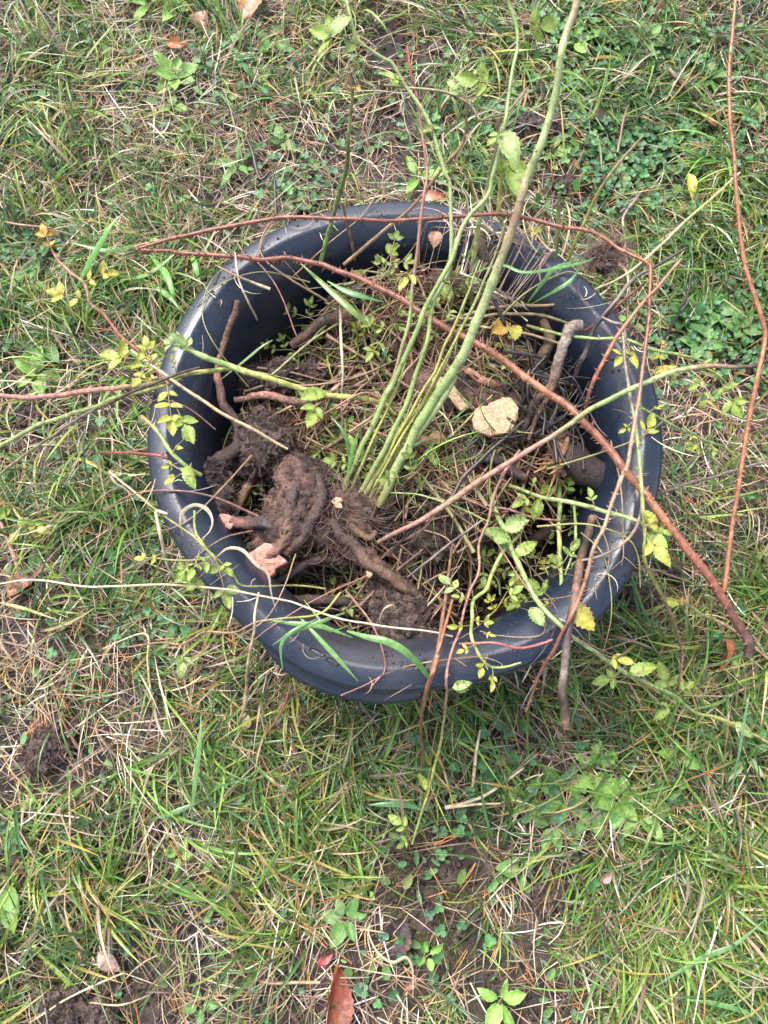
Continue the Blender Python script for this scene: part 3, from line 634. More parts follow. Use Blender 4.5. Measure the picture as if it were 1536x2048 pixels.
# other roots, stumps and clods in the tub
def build_roots():
    t = empty('root_stump', at(1000, 830, .2)); tag(t, 'grey brown stump sawn off to two pale cream cut faces, sunk in the heap', 'stump')
    lump('trunk', [[(770,690,25.5,24),(820,740,26.5,26),(865,775,27.5,30),(920,810,27.5,38)], [(890,780,26.5,34),(950,810,27,42),(1000,830,27.5,46),(1045,815,27.5,34)]], [(1060,800,27.5,28)], .003, 'muddy', t, ((.03, .008), (.01, .004)))
    cutface([(862,758),(880,756),(903,764),(916,785),(930,800),(938,813),(922,817),(912,806),(888,786),(868,772)], 30.8, t, (.60, .42, .26), (.38, .23, .12), tilt=(-.1, .2))
    cutface([(945,838),(955,818),(975,812),(1000,797),(1026,799),(1037,822),(1030,848),(1012,862),(985,869),(962,865),(948,855)], 32, t, (.60, .42, .25), (.40, .25, .13), tilt=(-.1, .15))
    t = empty('broken_log', at(1160, 940, .2)); tag(t, 'short dark log with a splintered torn end, under the thick thorny red cane', 'log')
    cane('', '', '', [(1105,893,28,28),(1135,913,28,36),(1170,935,27.5,33),(1205,957,27,29),(1234,980,26.5,26)], 'br db db pu pu', matn='bark', sides=16, parent=t, node=0, wob=.1, rough=.05, cap=(.3, .12, .09))
    mb = MB()
    for k in range(26):
        b = at(1128+RNG.normal(0, 9), 912+RNG.normal(0, 18),   .288+RNG.normal(0, .01)); d = at(1095+RNG.normal(0, 14), 925+RNG.normal(0, 32), .30+RNG.normal(0, .012))
        tube(mb, catmull(np.array([b, (b+d)/2+RNG.normal(0, .002, 3), d]), 7), np.linspace(.0045, .0006, 7), np.tile(palette(1, [(.26, .14, .07), (.17, .09, .055), (.36, .2, .1)], [2, 2, 1])[0], (7, 1)), 5, .15)
    mb.build('splinters', M['wood'], t)
    def root(label, pts, cols, cap=None, sides=12, matn='bark', **k): return cane('root', label, 'root', pts, cols, matn=matn, sides=sides, node=0, wob=.3, rough=.1, cap=cap, **k)
    root('thick dark root leaning on the far inner wall of the tub', [(785,458,31,12),(805,480,30,16),(825,505,28,17),(855,535,26,15),(872,552,24,12)], 'db br br db', (.2, .1, .07))
    root('forked muddy root at the far wall of the tub, right of the leaning root', [(930,505,27,13),(905,517,27,19),(885,535,26.5,21),(872,570,26,18),(850,595,25,14)], 'br db br db')
    root('short stubby brown root pointing up beside the leaning thick root', [(787,513,29,8),(794,545,28,10),(810,580,26,11),(822,605,24,9)], 'br db db', (.3, .15, .1))
    root('long bent dark root hanging at the left inner wall of the tub', [(475,602,32,6),(462,640,31,8),(448,680,30,9),(436,740,29,9),(440,800,28,9),(468,838,27.5,10),(482,870,27.5,11),(478,895,27.5,14),(440,920,27.5,16),(420,932,27.5,17)], 'br br pk db db db', (.3, .18, .12))
    root('salmon stripped root end beside the big green cane', [(930,738,29,7),(962,755,29,9),(998,773,28.5,9),(1030,792,27,10)], 'sal sal br db', (.6, .3, .2))
    root('smooth dark root running under the pink cut limb', [(484,1160,25,8),(540,1160,25.5,9),(590,1144,26,9),(626,1122,26.5,9),(655,1117,26,9),(690,1125,25,8)], 'db pu db db')
    root('blue black root under the fibrous crown', [(748,1030,24,18),(770,1060,23,17),(790,1110,22,16),(830,1145,21,15),(870,1170,20,12)], 'pu bk pu pu')
    root('grey brown forked branch with a blunt end right of the pale stump', [(1163,652,35,12),(1147,655,35,13),(1135,675,34.5,12),(1121,715,34,11),(1095,775,32.5,10),(1066,815,31,8),(1053,850,30,7),(1048,880,29,5)], 'gy gy br db db', (.3, .22, .18), side=[[(1121,730,33.5,6),(1098,790,32.5,6),(1075,830,31,5),(1057,880,30,4)]])
    root('weathered brown stick poking out from under the left end of the rootstock', [(505,955,23,9),(491,980,24,10),(460,1040,25.5,10),(424,1100,27,9)], 'lb lb br br', (.3, .2, .12))
    root('thin hooked root hanging below the root arm', [(755,1160,24,4),(735,1178,23,5),(715,1190,22,4),(703,1215,21,3)], 'pu pu gy')
    root('short brown root crossing the heap left of the red cane', [(705,560,26,9),(745,566,26.5,9),(790,572,26.5,9),(838,570,26,7)], 'br db br')
    root('thick rough root end left of the long green blades', [(835,600,25,13),(800,625,25,15),(770,655,24,16),(740,690,22,15)], 'db br db')
    root('bark covered root lying across the dark gap at the right of the heap', [(1180,1040,20,9),(1120,1050,20,11),(1050,1090,19,12),(990,1120,18,10)], 'db db bk')
    root('dark root crossing low in the near side of the tub', [(560,1195,24,10),(640,1200,24,11),(720,1210,23,9)], 'db db bk')
    root('knobbly dark root stub rising at the back of the heap behind the big cane', [(985,560,30,10),(975,520,33,13),(960,480,34,12),(962,455,34.5,8)], 'db br db br', (.25, .14, .1))
    root('crooked root lying across the back left part of the heap', [(585,690,25,9),(640,650,27.5,12),(700,625,28.5,12),(755,640,28,10),(800,690,27,8)], 'br db pk db')
    root('bent dark root behind the sawn stump at the right', [(1045,770,27,10),(1085,720,29,12),(1100,680,30,11),(1085,640,30.5,8)], 'db db br br', (.22, .12, .09))
    root('dark knotted root under the slanting pinkish cane', [(905,930,27,9),(955,915,28.5,12),(1005,925,29,12),(1050,955,28,9)], 'db pu db db')
    root('thin twisted root at the left of the heap above the soil clod', [(470,800,27,6),(530,790,28.5,8),(590,805,29,8),(660,790,29,6)], 'br pk br db')
    root('reddish root piece with a pale broken end in the middle of the heap', [(790,905,28,7),(840,880,29.5,9),(895,885,30,9)], 'br or_ br', (.5, .3, .18))
    def clod(label, balls, hair=300, L=.02, disp=((.028, .018), (.010, .010), (.004, .004)), tubes=(), name='soil_clod', vox=.0022, hw=.0006):
        t = empty(name, at(balls[0][0], balls[0][1], balls[0][2]/100)); tag(t, label, 'soil clod')
        o = lump('soil', tubes, balls, vox, 'soil', t, disp)
        if hair: hair_on(o, int(hair*.6), L, t, w0=hw*.9)
        crumbs_on(o, 420 if hair > 100 else 120, .0024, t)
        return t
    clod('large crumbly brown soil clod left of the rootstock', [(530,893,25.5,62),(500,925,24,38),(560,925,24.5,45),(525,860,25,36)], 500)
    clod('dark wet soil clod between the root arm and the near rim', [(800,1245,25,58,1,1.2),(770,1200,24,36),(840,1280,25,38),(790,1285,25.5,34)], 350)
    clod('mud covered root lump at the left wall below the bent root', [(432,950,27,26),(440,985,27,25),(448,1018,27,22)], 150, .012, tubes=[[(415,932,27.5,20),(430,960,27.5,24),(445,1000,27,24),(450,1030,26.5,18)]])
    clod('soil and root knot in the middle of the heap left of the red cane', [(690,610,25.5,28),(740,640,25.5,34),(790,640,25,28),(760,610,26,22)], 300, .018)
    clod('dark soil clod under the two pale cut faces', [(935,860,25,34),(975,890,24,40),(905,900,23,36)], 350, .02)
    clod('crumbly dark soil mass right of the fibrous crown', [(890,1000,23.5,50),(940,985,23,42),(860,1070,22.5,48),(915,1040,23,40)], 300, .02)
    clod('soil clod behind the yellow green cane at the left of the heap', [(560,755,23.5,36),(500,760,22,30),(620,760,23,34)], 250, .02)
    # on the grass
    clod('dark crumbly soil clod with dry roots on the grass at the left edge', [(105,1478,1.5,42,1,1,.7),(80,1510,1,34,1,1,.6),(130,1460,1,26,1,1,.7)], 300, .025)
    clod('smooth grey soil clod on the grass at the lower right', [(1112,1785,1.5,30,1.1,.9,.8,.6),(1090,1810,1,20,1,1,.7)], 20, .01, ((.02, .006), (.006, .002)))
    clod('muddy root stub clod on the grass against the right side of the tub', [(1285,1195,2,22,1,1,.8),(1275,1175,2.5,20)], 60, .015, tubes=[[(1262,1150,4,15),(1268,1190,3,15),(1280,1235,2,11)], [(1290,1180,3,14),(1305,1200,2.5,13),(1316,1222,2,8)]])
    clod('small crumb of dark soil on the grass left of the thick red cane', [(1345,1140,2,16),(1355,1150,1.6,10)], 30, .01)
    clod('dark soil clod with a broken root in the grass behind the big green cane', [(1045,255,2,26),(1060,275,1.6,24),(1110,258,1.8,22)], 250, .02, tubes=[[(1030,245,3.5,9),(1070,250,3.6,11),(1105,262,3,10)], [(1092,260,3,7),(1098,305,2,4)]])
    clod('matted ball of brown root hairs hanging beyond the right rim', [(1205,520,24,22,1.1,.9,.8),(1225,505,24.5,16)], 1100, .03, hw=.0005)
    clod('dark lump of soil in the grass below the top right stems', [(1135,372,1.5,24,1.2,.8,.7),(1195,360,1.4,18,1,1,.7)], 60, .012)
    clod('dark flat soil lump in the grass at the left edge beside the pink cane', [(62,828,1.5,30,1.2,.8,.5),(80,850,1.2,20,1,1,.6)], 40, .012)
    clod('muddy soil lump in the grass at the bottom left corner', [(130,2010,1.3,40,1.3,.8,.5),(200,2030,1.2,34,1,1,.5)], 120, .02)
build_roots()

# ------------------------------------------------------------------ canes, twigs and stalks, each a thing of its own
def build_canes():
    C = lambda label, pts, cols, thorn=None, leaves=(), name='rose_cane', cat='rose cane', **k: cane(name, label, cat, pts, cols, thorn, leaves, **k)
    tw = dict(name='twig', cat='twig'); st = dict(name='straw_stalk', cat='dry stalk', matn='straw', node=.07)
    C('long thick red brown prickly cane across the tub, forked at its right end',
      [(272,499,36.5,4.5),(340,501,36,5.5),(421,506,36,6),(517,515,35.6,7),(583,515,35.3,7),(640,525,35.2,7.5),(672,537,35.2,8),(788,587,35.2,9),(876,646,35.2,10),(959,687,35.3,10.5),(1076,771,35.5,11),(1120,804,35.6,11),(1170,846,35.8,11.5),(1260,951,36,12),(1286,984,36,12),(1363,1081,36,13),(1443,1186,35,13),(1478,1242,34,13),(1499,1287,33,14),(1496,1313,32.5,13)],
      'rb rb rb rb rb or_ rb or_ rb db', (.0042, .0062, 1), side=[[(1447,1182,35,8),(1450,1172,35.5,7),(1464,1057,37,6.5),(1478,970,39,6.5),(1496,850,41,7),(1515,756,43,7),(1530,677,44,7),(1522,632,45,7),(1489,524,47,6.5),(1473,390,49,6),(1468,310,50,5.5),(1460,240,51,5.5),(1458,150,52,5.5),(1465,65,53,5),(1472,-15,54,5)]], sides=10, cap=(.3, .2, .15))
    C('thin red prickly cane arching over the far rim and kinked down across the right side',
      [(272,498,36.5,4),(340,478,37,5),(430,458,38,6),(530,440,38.5,6),(580,436,38.5,6),(700,440,39,5.5),(790,443,39,5.5),(900,433,39.5,5.5),(1000,430,40,5.5),(1060,437,40,5.5),(1120,455,40.5,5.5),(1190,470,40.5,5.5),(1260,510,41,5),(1293,530,41,5.5),(1299,545,41,5.5),(1299,610,41,5.5),(1290,692,41,5.5),(1279,790,40.5,6),(1267,850,40,6),(1255,931,39.5,6.5),(1241,960,39,6.5),(1209,1046,38.5,6),(1188,1095,38,6),(1157,1190,37,6),(1115,1280,35.5,5.5),(1084,1333,33,5),(1052,1423,28,4)],
      'rb rb rb rb rb or_ rb lb lb rb br', (.005, .0048, 1))
    C('brown prickly cane crossing the kinked red cane at the upper right', [(1363,518,43,3.5),(1312,580,42.4,5),(1260,640,41.8,6),(1222,696,41,6),(1185,767,39,6),(1174,812,37,5),(1170,850,33,5)], 'lb or_ or_ rb br', (.006, .0048, 1))
    C('long cane fading from black tip through green to pinkish grey, slanting across the right half',
      [(1515,732,40,6),(1444,732,39.5,7),(1399,732,39.2,8),(1346,743,39,8),(1279,771,38.5,8),(1222,801,38,8),(1170,827,37.8,8),(1110,872,37,8),(1046,910,36,8),(967,959,34,9),(918,994,32.5,9),(854,1035,31,8),(760,1082,29,7)], 'bk lb pg g gb pk pk lb pk br', (.02, .004), cap=(.03, .02, .02))
    C('pinkish brown thin cane beside the slanting pinkish grey one', [(1040,900,34.5,5),(1010,945,33.5,5),(985,1000,32.5,4.5),(975,1040,32,4),(957,1090,31,4),(955,1140,31,4),(930,1213,32,4),(911,1285,34,4),(896,1364,34,4.5),(895,1400,30,4),(883,1480,20,4),(861,1575,12,4),(846,1622,8,3.5),(824,1688,5,3)],
      'pk lb pk pk lb yg yg g', (.03, .003), [(852,1580,840,1545,'l',0),(832,1668,790,1640,'l',0),(826,1672,800,1690,'l',0),(905,1375,940,1365,'pg',0)])
    C('blackened wet twig lying diagonally in front of the sawn stump', [(1047,843,32,6),(971,911,32,6.5),(926,952,31.5,7),(900,997,31,7),(835,1047,29.5,6),(775,1112,27,5)], 'bk bk db bk db', **tw)
    C('straight dark stick pointing at the large pale cut face', [(915,755,32,4),(960,792,32,5),(1030,850,31.5,6),(1045,862,31,5)], 'bk db db pu', **tw)
    C('long grey twig rising from the heap over the right rim', [(1372,496,39,4),(1320,529,38.5,5),(1275,557,38,5.5),(1234,602,37.5,6),(1192,655,36,6),(1170,707,33,7),(1155,737,30,7),(1140,790,24,6)], 'db bk gy bk gy gy br', **tw)
    C('short dark forked twig standing in the grass right of the tub', [(1382,548,9,4),(1376,587,8,5),(1357,629,6,5),(1327,680,3,4)], 'bk db bk db', side=[[(1379,600,7.5,3),(1362,622,7,3)]], **tw)
    C('thin green cane with yellowing leaves reaching right over the rim at the upper right', [(1054,651,30,5),(1110,666,33,5),(1185,676,35.5,5),(1245,677,36.5,5),(1297,696,37,5),(1357,707,37,4.5),(1410,724,36.5,3)], 'gb g g g gb',
      (.03, .005), [(1262,680,1232,730,'yg',2),(1250,678,1270,735,'yg',1),(1315,700,1330,755,'y',2),(1335,703,1325,680,'o',1),(1357,707,1345,760,'yg',1),(1395,718,1430,735,'yg',1)])
    C('slim thorny upright cane along the right inner wall, grey at the top and green below', [(1245,655,37,5),(1247,690,37,5),(1252,737,37,5.5),(1264,805,37,6),(1275,887,37.5,6),(1282,940,38,6),(1286,984,38.5,5.5),(1290,1057,37,5.5),(1290,1120,34,5),(1324,1200,26,5),(1349,1259,16,4.5),(1365,1308,8,4),(1359,1385,4,3)], 'gy gy g yg yg lb lb pk lb', (.02, .006),
      [(1290,1060,1330,1130,'yg',1,.6),(1286,1020,1320,1060,'yg',0),(1270,840,1240,865,'yg',1),(1278,890,1305,840,'yg',0)])
    C('long green cane from the heap over the near right rim down to the grass', [(975,971,27,7),(1005,1047,29,8),(1032,1111,31,8),(1073,1198,34,7.5),(1130,1258,35,6.5),(1195,1305,30,6),(1258,1350,23,6),(1349,1392,15,5.5),(1394,1427,10,5),(1454,1441,7,5),(1545,1490,4,5)], 'g g g pg pg g g yg gb', (.04, .004),
      [(1008,1060,1045,1045,'pg',0),(1012,1068,970,1060,'g',0),(1012,1078,1000,1112,'g',0),(1030,1110,1075,1080,'l',0),(1040,1130,1020,1170,'l',1),(1258,1350,1200,1360,'l',0),(1258,1345,1315,1330,'l',0),(1345,1390,1320,1330,'m',1,.6),(1350,1392,1380,1370,'m',0),(1200,1308,1250,1325,'yg',0),(1470,1445,1510,1475,'pg',0),(1350,1395,1320,1430,'l',0)])
    C('bright green shoot standing in the dark gap at the right of the heap', [(1121,960,26,6),(1121,1009,27,7),(1121,1084,28,7),(1124,1133,29,6.5),(1122,1179,30,6),(1111,1209,31,5)], 'g g yg g yg', (.05, .004),
      [(1121,1000,1085,965,'g',1,.5),(1121,1000,1150,950,'g',1,.5),(1124,1130,1095,1105,'m',0),(1124,1130,1150,1090,'g',0),(1124,1140,1160,1135,'g',0),(1122,1150,1110,1118,'m',0),(1115,1200,1080,1215,'yg',0),(1112,1205,1060,1160,'l',1)])
    C('thin green shoot with leaves right beside the bright green one', [(1148,1010,27,4),(1151,1050,28,4.5),(1150,1090,29,4),(1142,1115,29,3.5),(1130,1150,29,3)], 'g g yg g')
    C('thorny green cane running right under the splintered log', [(985,960,26,5),(1062,990,29,6),(1138,1005,31.5,7),(1198,1020,33.5,7),(1258,1035,35.5,6.5),(1300,1054,36,5),(1330,1072,34,3)], 'gb g pg g pg yg', (.018, .008),
      [(1068,990,1030,1010,'l',1,.5),(1075,995,1073,1045,'l',0),(1060,988,1070,955,'g',1),(1190,1018,1180,985,'l',0),(1290,1050,1330,1090,'l',1,.6),(1300,1055,1335,1065,'l',0)])
    C('thick brown stick propped over the near right rim, blackened in the middle', [(1185,1035,29,8.5),(1171,1081,30.5,9),(1140,1231,35.5,9),(1126,1336,34,8.5),(1122,1388,32,9),(1130,1440,30,9),(1132,1458,29.5,7)], 'lb bk br br db gy db br', name='stick', cat='stick', cap=(.25, .13, .09))
    C('green zigzag shoot with yellow green leaves hanging over the near rim', [(1040,1070,29,5),(1032,1077,29.5,5.5),(1005,1107,30,6),(983,1149,31,6),(971,1179,31.5,6),(949,1201,32.5,5.5),(945,1235,34,5.5),(941,1273,36,5),(960,1315,36,4.5),(983,1334,35,4),(1010,1335,35,3.5),(1042,1325,35,2.5)], 'g g yg g g yg g yg', (.05, .004),
      [(945,1240,985,1245,'yg',2),(944,1250,900,1255,'yg',1),(950,1290,915,1305,'y',1),(943,1200,905,1190,'l',1),(935,1200,880,1150,'pg',1),(985,1335,985,1370,'yg',0),(975,1310,960,1345,'yg',0),(960,1262,990,1275,'yg',1),(1010,1200,1045,1175,'l',1,.6)])
    C('red brown forked stem leaning out over the near rim to the grass', [(905,1090,27,4),(887,1225,33,6),(871,1317,36,7),(850,1379,32,6.5),(840,1433,22,5.5),(846,1500,12,3.5),(850,1533,8,2)], 'br br or_ or_ rb rb', side=[[(905,1200,32,4),(880,1290,36,5),(862,1340,34,5)], [(868,1325,35,4),(866,1370,30,3.5),(858,1420,26,2)]])
    C('short bright red thorny stem lying on the near rim', [(918,1288,36,4),(987,1286,36.2,4),(1036,1296,36.2,4),(1081,1288,36.4,4.5),(1106,1279,36.5,3)], 'rb pk rd rd pk', (.018, .006))
    C('thick pink cane leaving the tub to the left edge', [(-15,790,21,7),(75,792,24,7.5),(179,781,28,8),(250,775,32,7.5),(312,767,35,7.5),(362,752,36,7),(433,740,34,7),(480,735,30,6)], 'pk pk pk pk gb yg g', (.04, .004))
    C('pale green cane curving down to the left edge below the pink one', [(-15,902,8,6),(83,846,16,6.5),(167,821,24,6.5),(250,792,31,6.5),(312,777,34.5,6),(365,758,36,5.5)], 'g pg pg g gb', (.03, .004))
    C('thin grey stem crossing the pale green cane at the left', [(-15,962,10,4),(62,900,17,4.5),(146,842,26,5),(250,790,36,5),(330,755,37,5),(400,735,36,4)], 'gy gb gy db db')
    C('yellow green thorny cane pointing right from the left rim', [(352,690,36.5,6),(417,717,36,9),(479,738,35,9.5),(537,758,34,9),(640,787,32,8.5),(747,802,30,7.5),(790,830,28,6)], 'g g yg yg yg gb', (.03, .004), [(365,695,325,680,'pg',2,.5),(390,700,345,672,'pg',1,.7),(640,787,620,840,'l',0),(600,800,655,775,'l',0)])
    C('reddish thin cane with yellow leaves arching from the left rim to the upper left grass', [(338,770,36.8,3),(333,762,36.8,4),(304,729,36.8,4),(271,696,36,4),(237,667,34,4.5),(208,629,31,5),(175,604,28,5),(167,571,26,5),(121,529,21,4),(104,500,18,3)], 'rd rd rd br br lb pk rd',
      (.025, .004), [(104,500,85,452,'o',2),(165,565,232,540,'y',2),(172,600,95,580,'y',2),(300,725,205,708,'yg',2),(300,725,268,775,'yg',1),(305,730,290,675,'yg',2),(312,735,318,720,'yg',1),(325,755,290,760,'y',1),(333,762,347,868,'yg',3,.32),(345,800,385,880,'l',1),(352,745,342,710,'yg',1)])
    C('short thorny green cane over the left rim', [(283,832,35.5,6),(317,867,36,6.5),(342,908,36,6.5),(375,935,35.5,6),(402,950,34,6)], 'or_ g g g yg', (.012, .006), [(345,905,385,860,'yg',2),(360,925,325,935,'yg',1),(380,940,330,965,'y',2),(370,930,385,975,'l',0)])
    C('dead red thorny twig beside the short green thorny cane', [(195,905,30,3),(250,908,33,4),(310,910,36,5),(335,917,36,4)], 'db rd rb rd', (.007, .005))
    C('leafy twig at the lower left rim with small yellow green leaflets', [(389,1022,35,4),(392,1062,35.8,4),(410,1092,36,4),(430,1112,36,4.5),(445,1135,35.5,4),(470,1150,35,3.5),(485,1170,34,3),(530,1172,33,3),(590,1168,31,3),(650,1178,29,3)], 'g yg yg gb gb yg', (.03, .005),
      [(432,1118,458,1212,'m',2,.36),(432,1120,375,1180,'l',2,.36),(425,1112,350,1160,'l',2,.36),(400,1100,380,1160,'l',1),(430,1112,465,1150,'l',1),(320,1118,270,1115,'yg',2),(380,1120,360,1150,'l',1)], side=[[(428,1110,36,3),(395,1120,36,3),(340,1120,35.5,3.5),(315,1116,35,2.5)]])
    C('thin pinkish stem reaching left from the near rim', [(255,1294,20,2.5),(321,1286,26,3),(368,1290,29,3),(412,1265,32,3),(467,1266,34,3),(510,1244,36,3.2),(560,1235,36,3),(641,1225,34,3.2),(681,1185,32,3)], 'pk lb pk lb lb yg yg', (.03, .003), [(368,1290,362,1340,'pg',0)])
    C('dark green thorny stem with tiny buds standing up at the far left rim', [(640,530,31,7),(660,450,36,6.5),(690,340,44,6),(698,260,50,5.5),(705,190,54,5),(702,145,56,4)], 'dg g dg dg g rb', (.016, .006), [(700,180,685,165,'y',1),(702,175,720,180,'o',1)])
    C('yellowish stem rising over the right rim at the back', [(1120,600,26,4),(1138,520,32,5),(1168,450,37,5.5),(1213,360,42,5),(1283,275,46,3.5)], 'gb yg yg gb lb', (.04, .003))
    C('dark olive upright stem at the back of the tub', [(1108,600,28,6),(1114,512,33,6.5),(1117,440,37,6.5),(1118,385,40,5)], 'gb dg gb dg', (.02, .004), side=[[(1117,470,35,4),(1130,420,37,3)]])
    C('pale yellow green upright stem behind the big green cane', [(942,610,28,7),(947,508,34,7.5),(960,440,38,7.5),(970,390,41,7),(990,300,46,6),(998,235,49,5)], 'gb pg yg pg gb lb', (.03, .003))
    C('slim yellow green upright stem right of the pale one', [(1010,500,33,6),(1003,450,36,6),(998,400,39,6),(1005,320,43,5.5),(1010,280,45,5)], 'yg pg yg gb lb', (.03, .003), [(1010,300,1035,390,'l',1,.7),(1040,470,1085,455,'yg',1)])
    C('olive zigzag twig with soft leaves at the top of the tub', [(768,170,50,4),(858,175,51,4),(933,200,51.5,4.5),(958,235,51,4.5),(978,230,50.5,4),(1010,222,50,4),(1035,200,50,4.5),(1052,178,50,4)], 'gb gb br lb gb lb', None, [(933,200,945,140,'l',1,.6),(935,200,905,170,'pg',0),(940,205,985,175,'l',1)],
      side=[[(933,200,51,4),(928,280,47,4.5),(890,330,44.5,5),(826,412,39,5.5),(767,462,35,6),(688,529,31,6)]])
    C('thin brown upright twig at the far rim', [(685,405,39,3),(690,430,37.5,4),(700,475,34,4.5),(710,520,30,4)], 'lb br lb br', **tw)
    C('grey twig lying in the grass right of the tub', [(1290,995,30,3),(1310,992,29.5,4),(1384,966,24,4.5),(1488,935,16,4),(1545,922,12,3.5)], 'db gy gy gy', **tw)
    C('thin brown green shoot in the grass under the thick red cane', [(1320,1198,10,3),(1363,1207,9,4),(1419,1238,7,4.5),(1471,1266,5,4.5),(1545,1325,3,4)], 'br gb lb lb lb', (.03, .003), [(1325,1200,1362,1208,'yg',0),(1350,1205,1372,1200,'o',0)])
    C('green stem with leaf sprays reaching right over the grass from the right rim', [(1282,816,36.5,4),(1335,842,34,4.5),(1402,876,29,4.5),(1444,891,25,4),(1474,917,22,3)], 'g g g yg', (.03, .003), [(1402,876,1372,905,'l',1),(1420,882,1430,910,'l',1),(1380,866,1400,905,'l',2),(1300,822,1322,812,'yg',0)])
    C('thin yellowing stem with leaves in the grass at the right', [(1330,745,18,3),(1410,737,15,3.5),(1459,775,11,3.5),(1481,805,8,3)], 'g yg g lb', None, [(1420,745,1380,780,'l',1),(1440,760,1480,830,'l',2),(1440,775,1400,810,'l',1)])
    C('green sprig at the left edge with curled yellow leaves', [(20,1010,4,5),(40,1035,4,5),(50,1070,4,4),(40,1130,3,4),(30,1150,2.5,3)], 'yg g g yg', None, [(45,1045,85,1060,'yg',0),(40,1035,75,1080,'yg',0),(20,1010,-5,1040,'l',0),(40,1060,15,1085,'yg',0)])
    C('woody brown stem lying in the grass at the left edge', [(0,1040,3,7),(22,1093,3.2,8),(36,1133,3,8),(42,1160,2,6)], 'lb br lb br', **tw)
    C('thin brown twig at the left edge above the yellow leaves', [(-10,441,4,3),(50,450,4,4),(105,457,3,3.5)], 'br lb br', **tw)
    C('dark twig in the grass at the upper left corner', [(35,-10,4,6),(60,40,3.5,6),(85,85,3,5),(98,110,2,4)], 'bk db bk', **tw)
    C('dark stem in the top left grass right of the corner twig', [(65,0,3.5,4),(95,30,3,4.5),(115,53,2.5,4)], 'bk bk db', **tw)
    C('dark twig in the grass behind the tub with a bare side shoot', [(490,265,4,4),(505,310,4,5),(520,360,3.5,4.5),(545,345,4,3),(552,430,3,4)], 'bk db bk db', **tw)
    C('brown forked twig in the grass at the upper right', [(1335,135,4,6),(1352,155,4,7),(1378,182,3,6),(1412,190,2,4)], 'gy br db db', side=[[(1378,182,3,5),(1395,200,2.5,4),(1380,215,2,3)]], **tw)
    C('grey weathered twig in the grass behind the right rim', [(1290,375,3,4),(1265,405,3.4,5),(1245,440,3,5),(1250,490,2.5,3.5),(1262,610,2.5,3)], 'br gy gy gy br', side=[[(1265,405,3,4),(1240,425,3,3)]], **tw)
    C('dark brown slender twig standing by the far right of the tub', [(1256,210,5,3),(1245,255,4.5,4),(1235,305,4,3)], 'lb br lb', **tw)
    C('dark stick lying in the grass at the bottom centre', [(640,1965,2.5,4),(590,1965,3,5),(520,1960,2.5,5),(465,1905,2.5,6),(455,1850,2,5)], 'st lb br br br', **tw)
    C('long thin dark stem lying over the weeds at the lower right', [(1128,1650,4,2.5),(1140,1710,4.5,3),(1170,1775,4.5,3),(1220,1870,4,3),(1262,1950,3.5,2.5)], 'br db db db', **tw)
    C('thin brown stem lying by the soil clod at the left edge', [(102,1380,3,3),(125,1440,3.2,4),(160,1500,3,4),(178,1570,2.5,4),(190,1610,2,3)], 'br rb br db', **tw)
    C('thin red stem in the grass below the near rim', [(585,1365,5,3),(560,1430,4.5,4),(525,1480,4,3.5),(515,1505,3.5,2.5)], 'br rb rb br', **tw)
    C('straw coloured dry stick slanting over the left rim', [(262,700,37,4),(354,762,36.5,5),(437,817,35,5),(500,852,33.5,5),(575,898,31,4)], 'ps st st st', **st)
    C('very long pale stalk from the left edge across the near part of the tub', [(-15,1170,22,2.5),(62,1159,24,3),(179,1172,28,3),(310,1168,33,3.5),(430,1173,37,3.2),(513,1185,37,3),(597,1205,36.5,3),(710,1239,36,3),(840,1257,35,3),(905,1273,34,2.5)], 'ps ps st ps ps', **st)
    C('orange straw stalk standing across the near left rim', [(518,1185,37,3),(512,1230,37.2,4),(510,1257,37,4),(499,1345,33,4.5),(495,1400,28,5),(480,1440,24,5)], 'st st lb st lb', **st)
    C('kinked pale stalk below the left rim', [(219,944,22,3),(255,973,27,3.5),(324,1028,36,3),(390,1075,38,3),(427,1115,37,3)], 'ps ps st gb yg', **st)
    C('flattened pale grass stalk hanging on the outer left rim', [(335,1028,36.5,3),(312,1022,36.5,5),(316,1050,36,5.5),(321,1075,35,5.5),(335,1133,30,4),(372,1181,24,2.5)], 'ps ps ps st', **st)
    C('straw stalk bent in the grass at the lower left', [(200,1300,4,2),(290,1265,4.5,3),(297,1320,4.2,3),(302,1400,4,3)], 'st ps st st', **st)
    C('pale kinked stalk in the lower left grass', [(140,1560,3.5,2.5),(138,1650,3.5,3),(145,1688,3.5,3),(200,1700,3,3),(245,1710,3,2)], 'lb st lb lb', **st)
    C('two ply pale stalk lying at the lower centre right', [(890,1615,4,6),(930,1608,4,5),(990,1580,4.4,4.5),(1048,1535,4,3)], 'ps ps st ps', side=[[(890,1616,4,5),(950,1609,4.2,4),(1000,1607,4,3)]], **st)
    C('yellow straw stem standing in the grass below the near rim', [(960,1460,5,3),(953,1500,5,4),(948,1540,4,5),(945,1575,3,4)], 'st ps st st', **st)
    C('long straw stem curving through the bottom left grass', [(60,2045,2.5,3),(130,2000,3,3),(200,1965,3.5,3),(250,1945,3,2.5)], 'st st ps st', **st)
    C('thin curved dry stem lying in the grass at the bottom centre left', [(180,2005,3,2.5),(240,2010,3.3,3),(300,1990,3,2)], 'lb st lb', **st)
    C('long yellow stalk leaning to the upper right beyond the tub', [(1130,600,30,3),(1230,560,33,3.5),(1310,500,35,4),(1380,430,36,4),(1480,345,36,3)], 'yg st st yg st', **st)
    C('dry pale stalk falling over the left inner wall', [(470,505,36,2.5),(478,560,36,3),(495,600,35,3),(515,640,32,3)], 'ps ps st gb', **st)
    C('thick short straw across the left inner wall', [(430,530,37,3),(480,555,36.5,3.5),(540,578,35,5)], 'lb lb ps', **st)
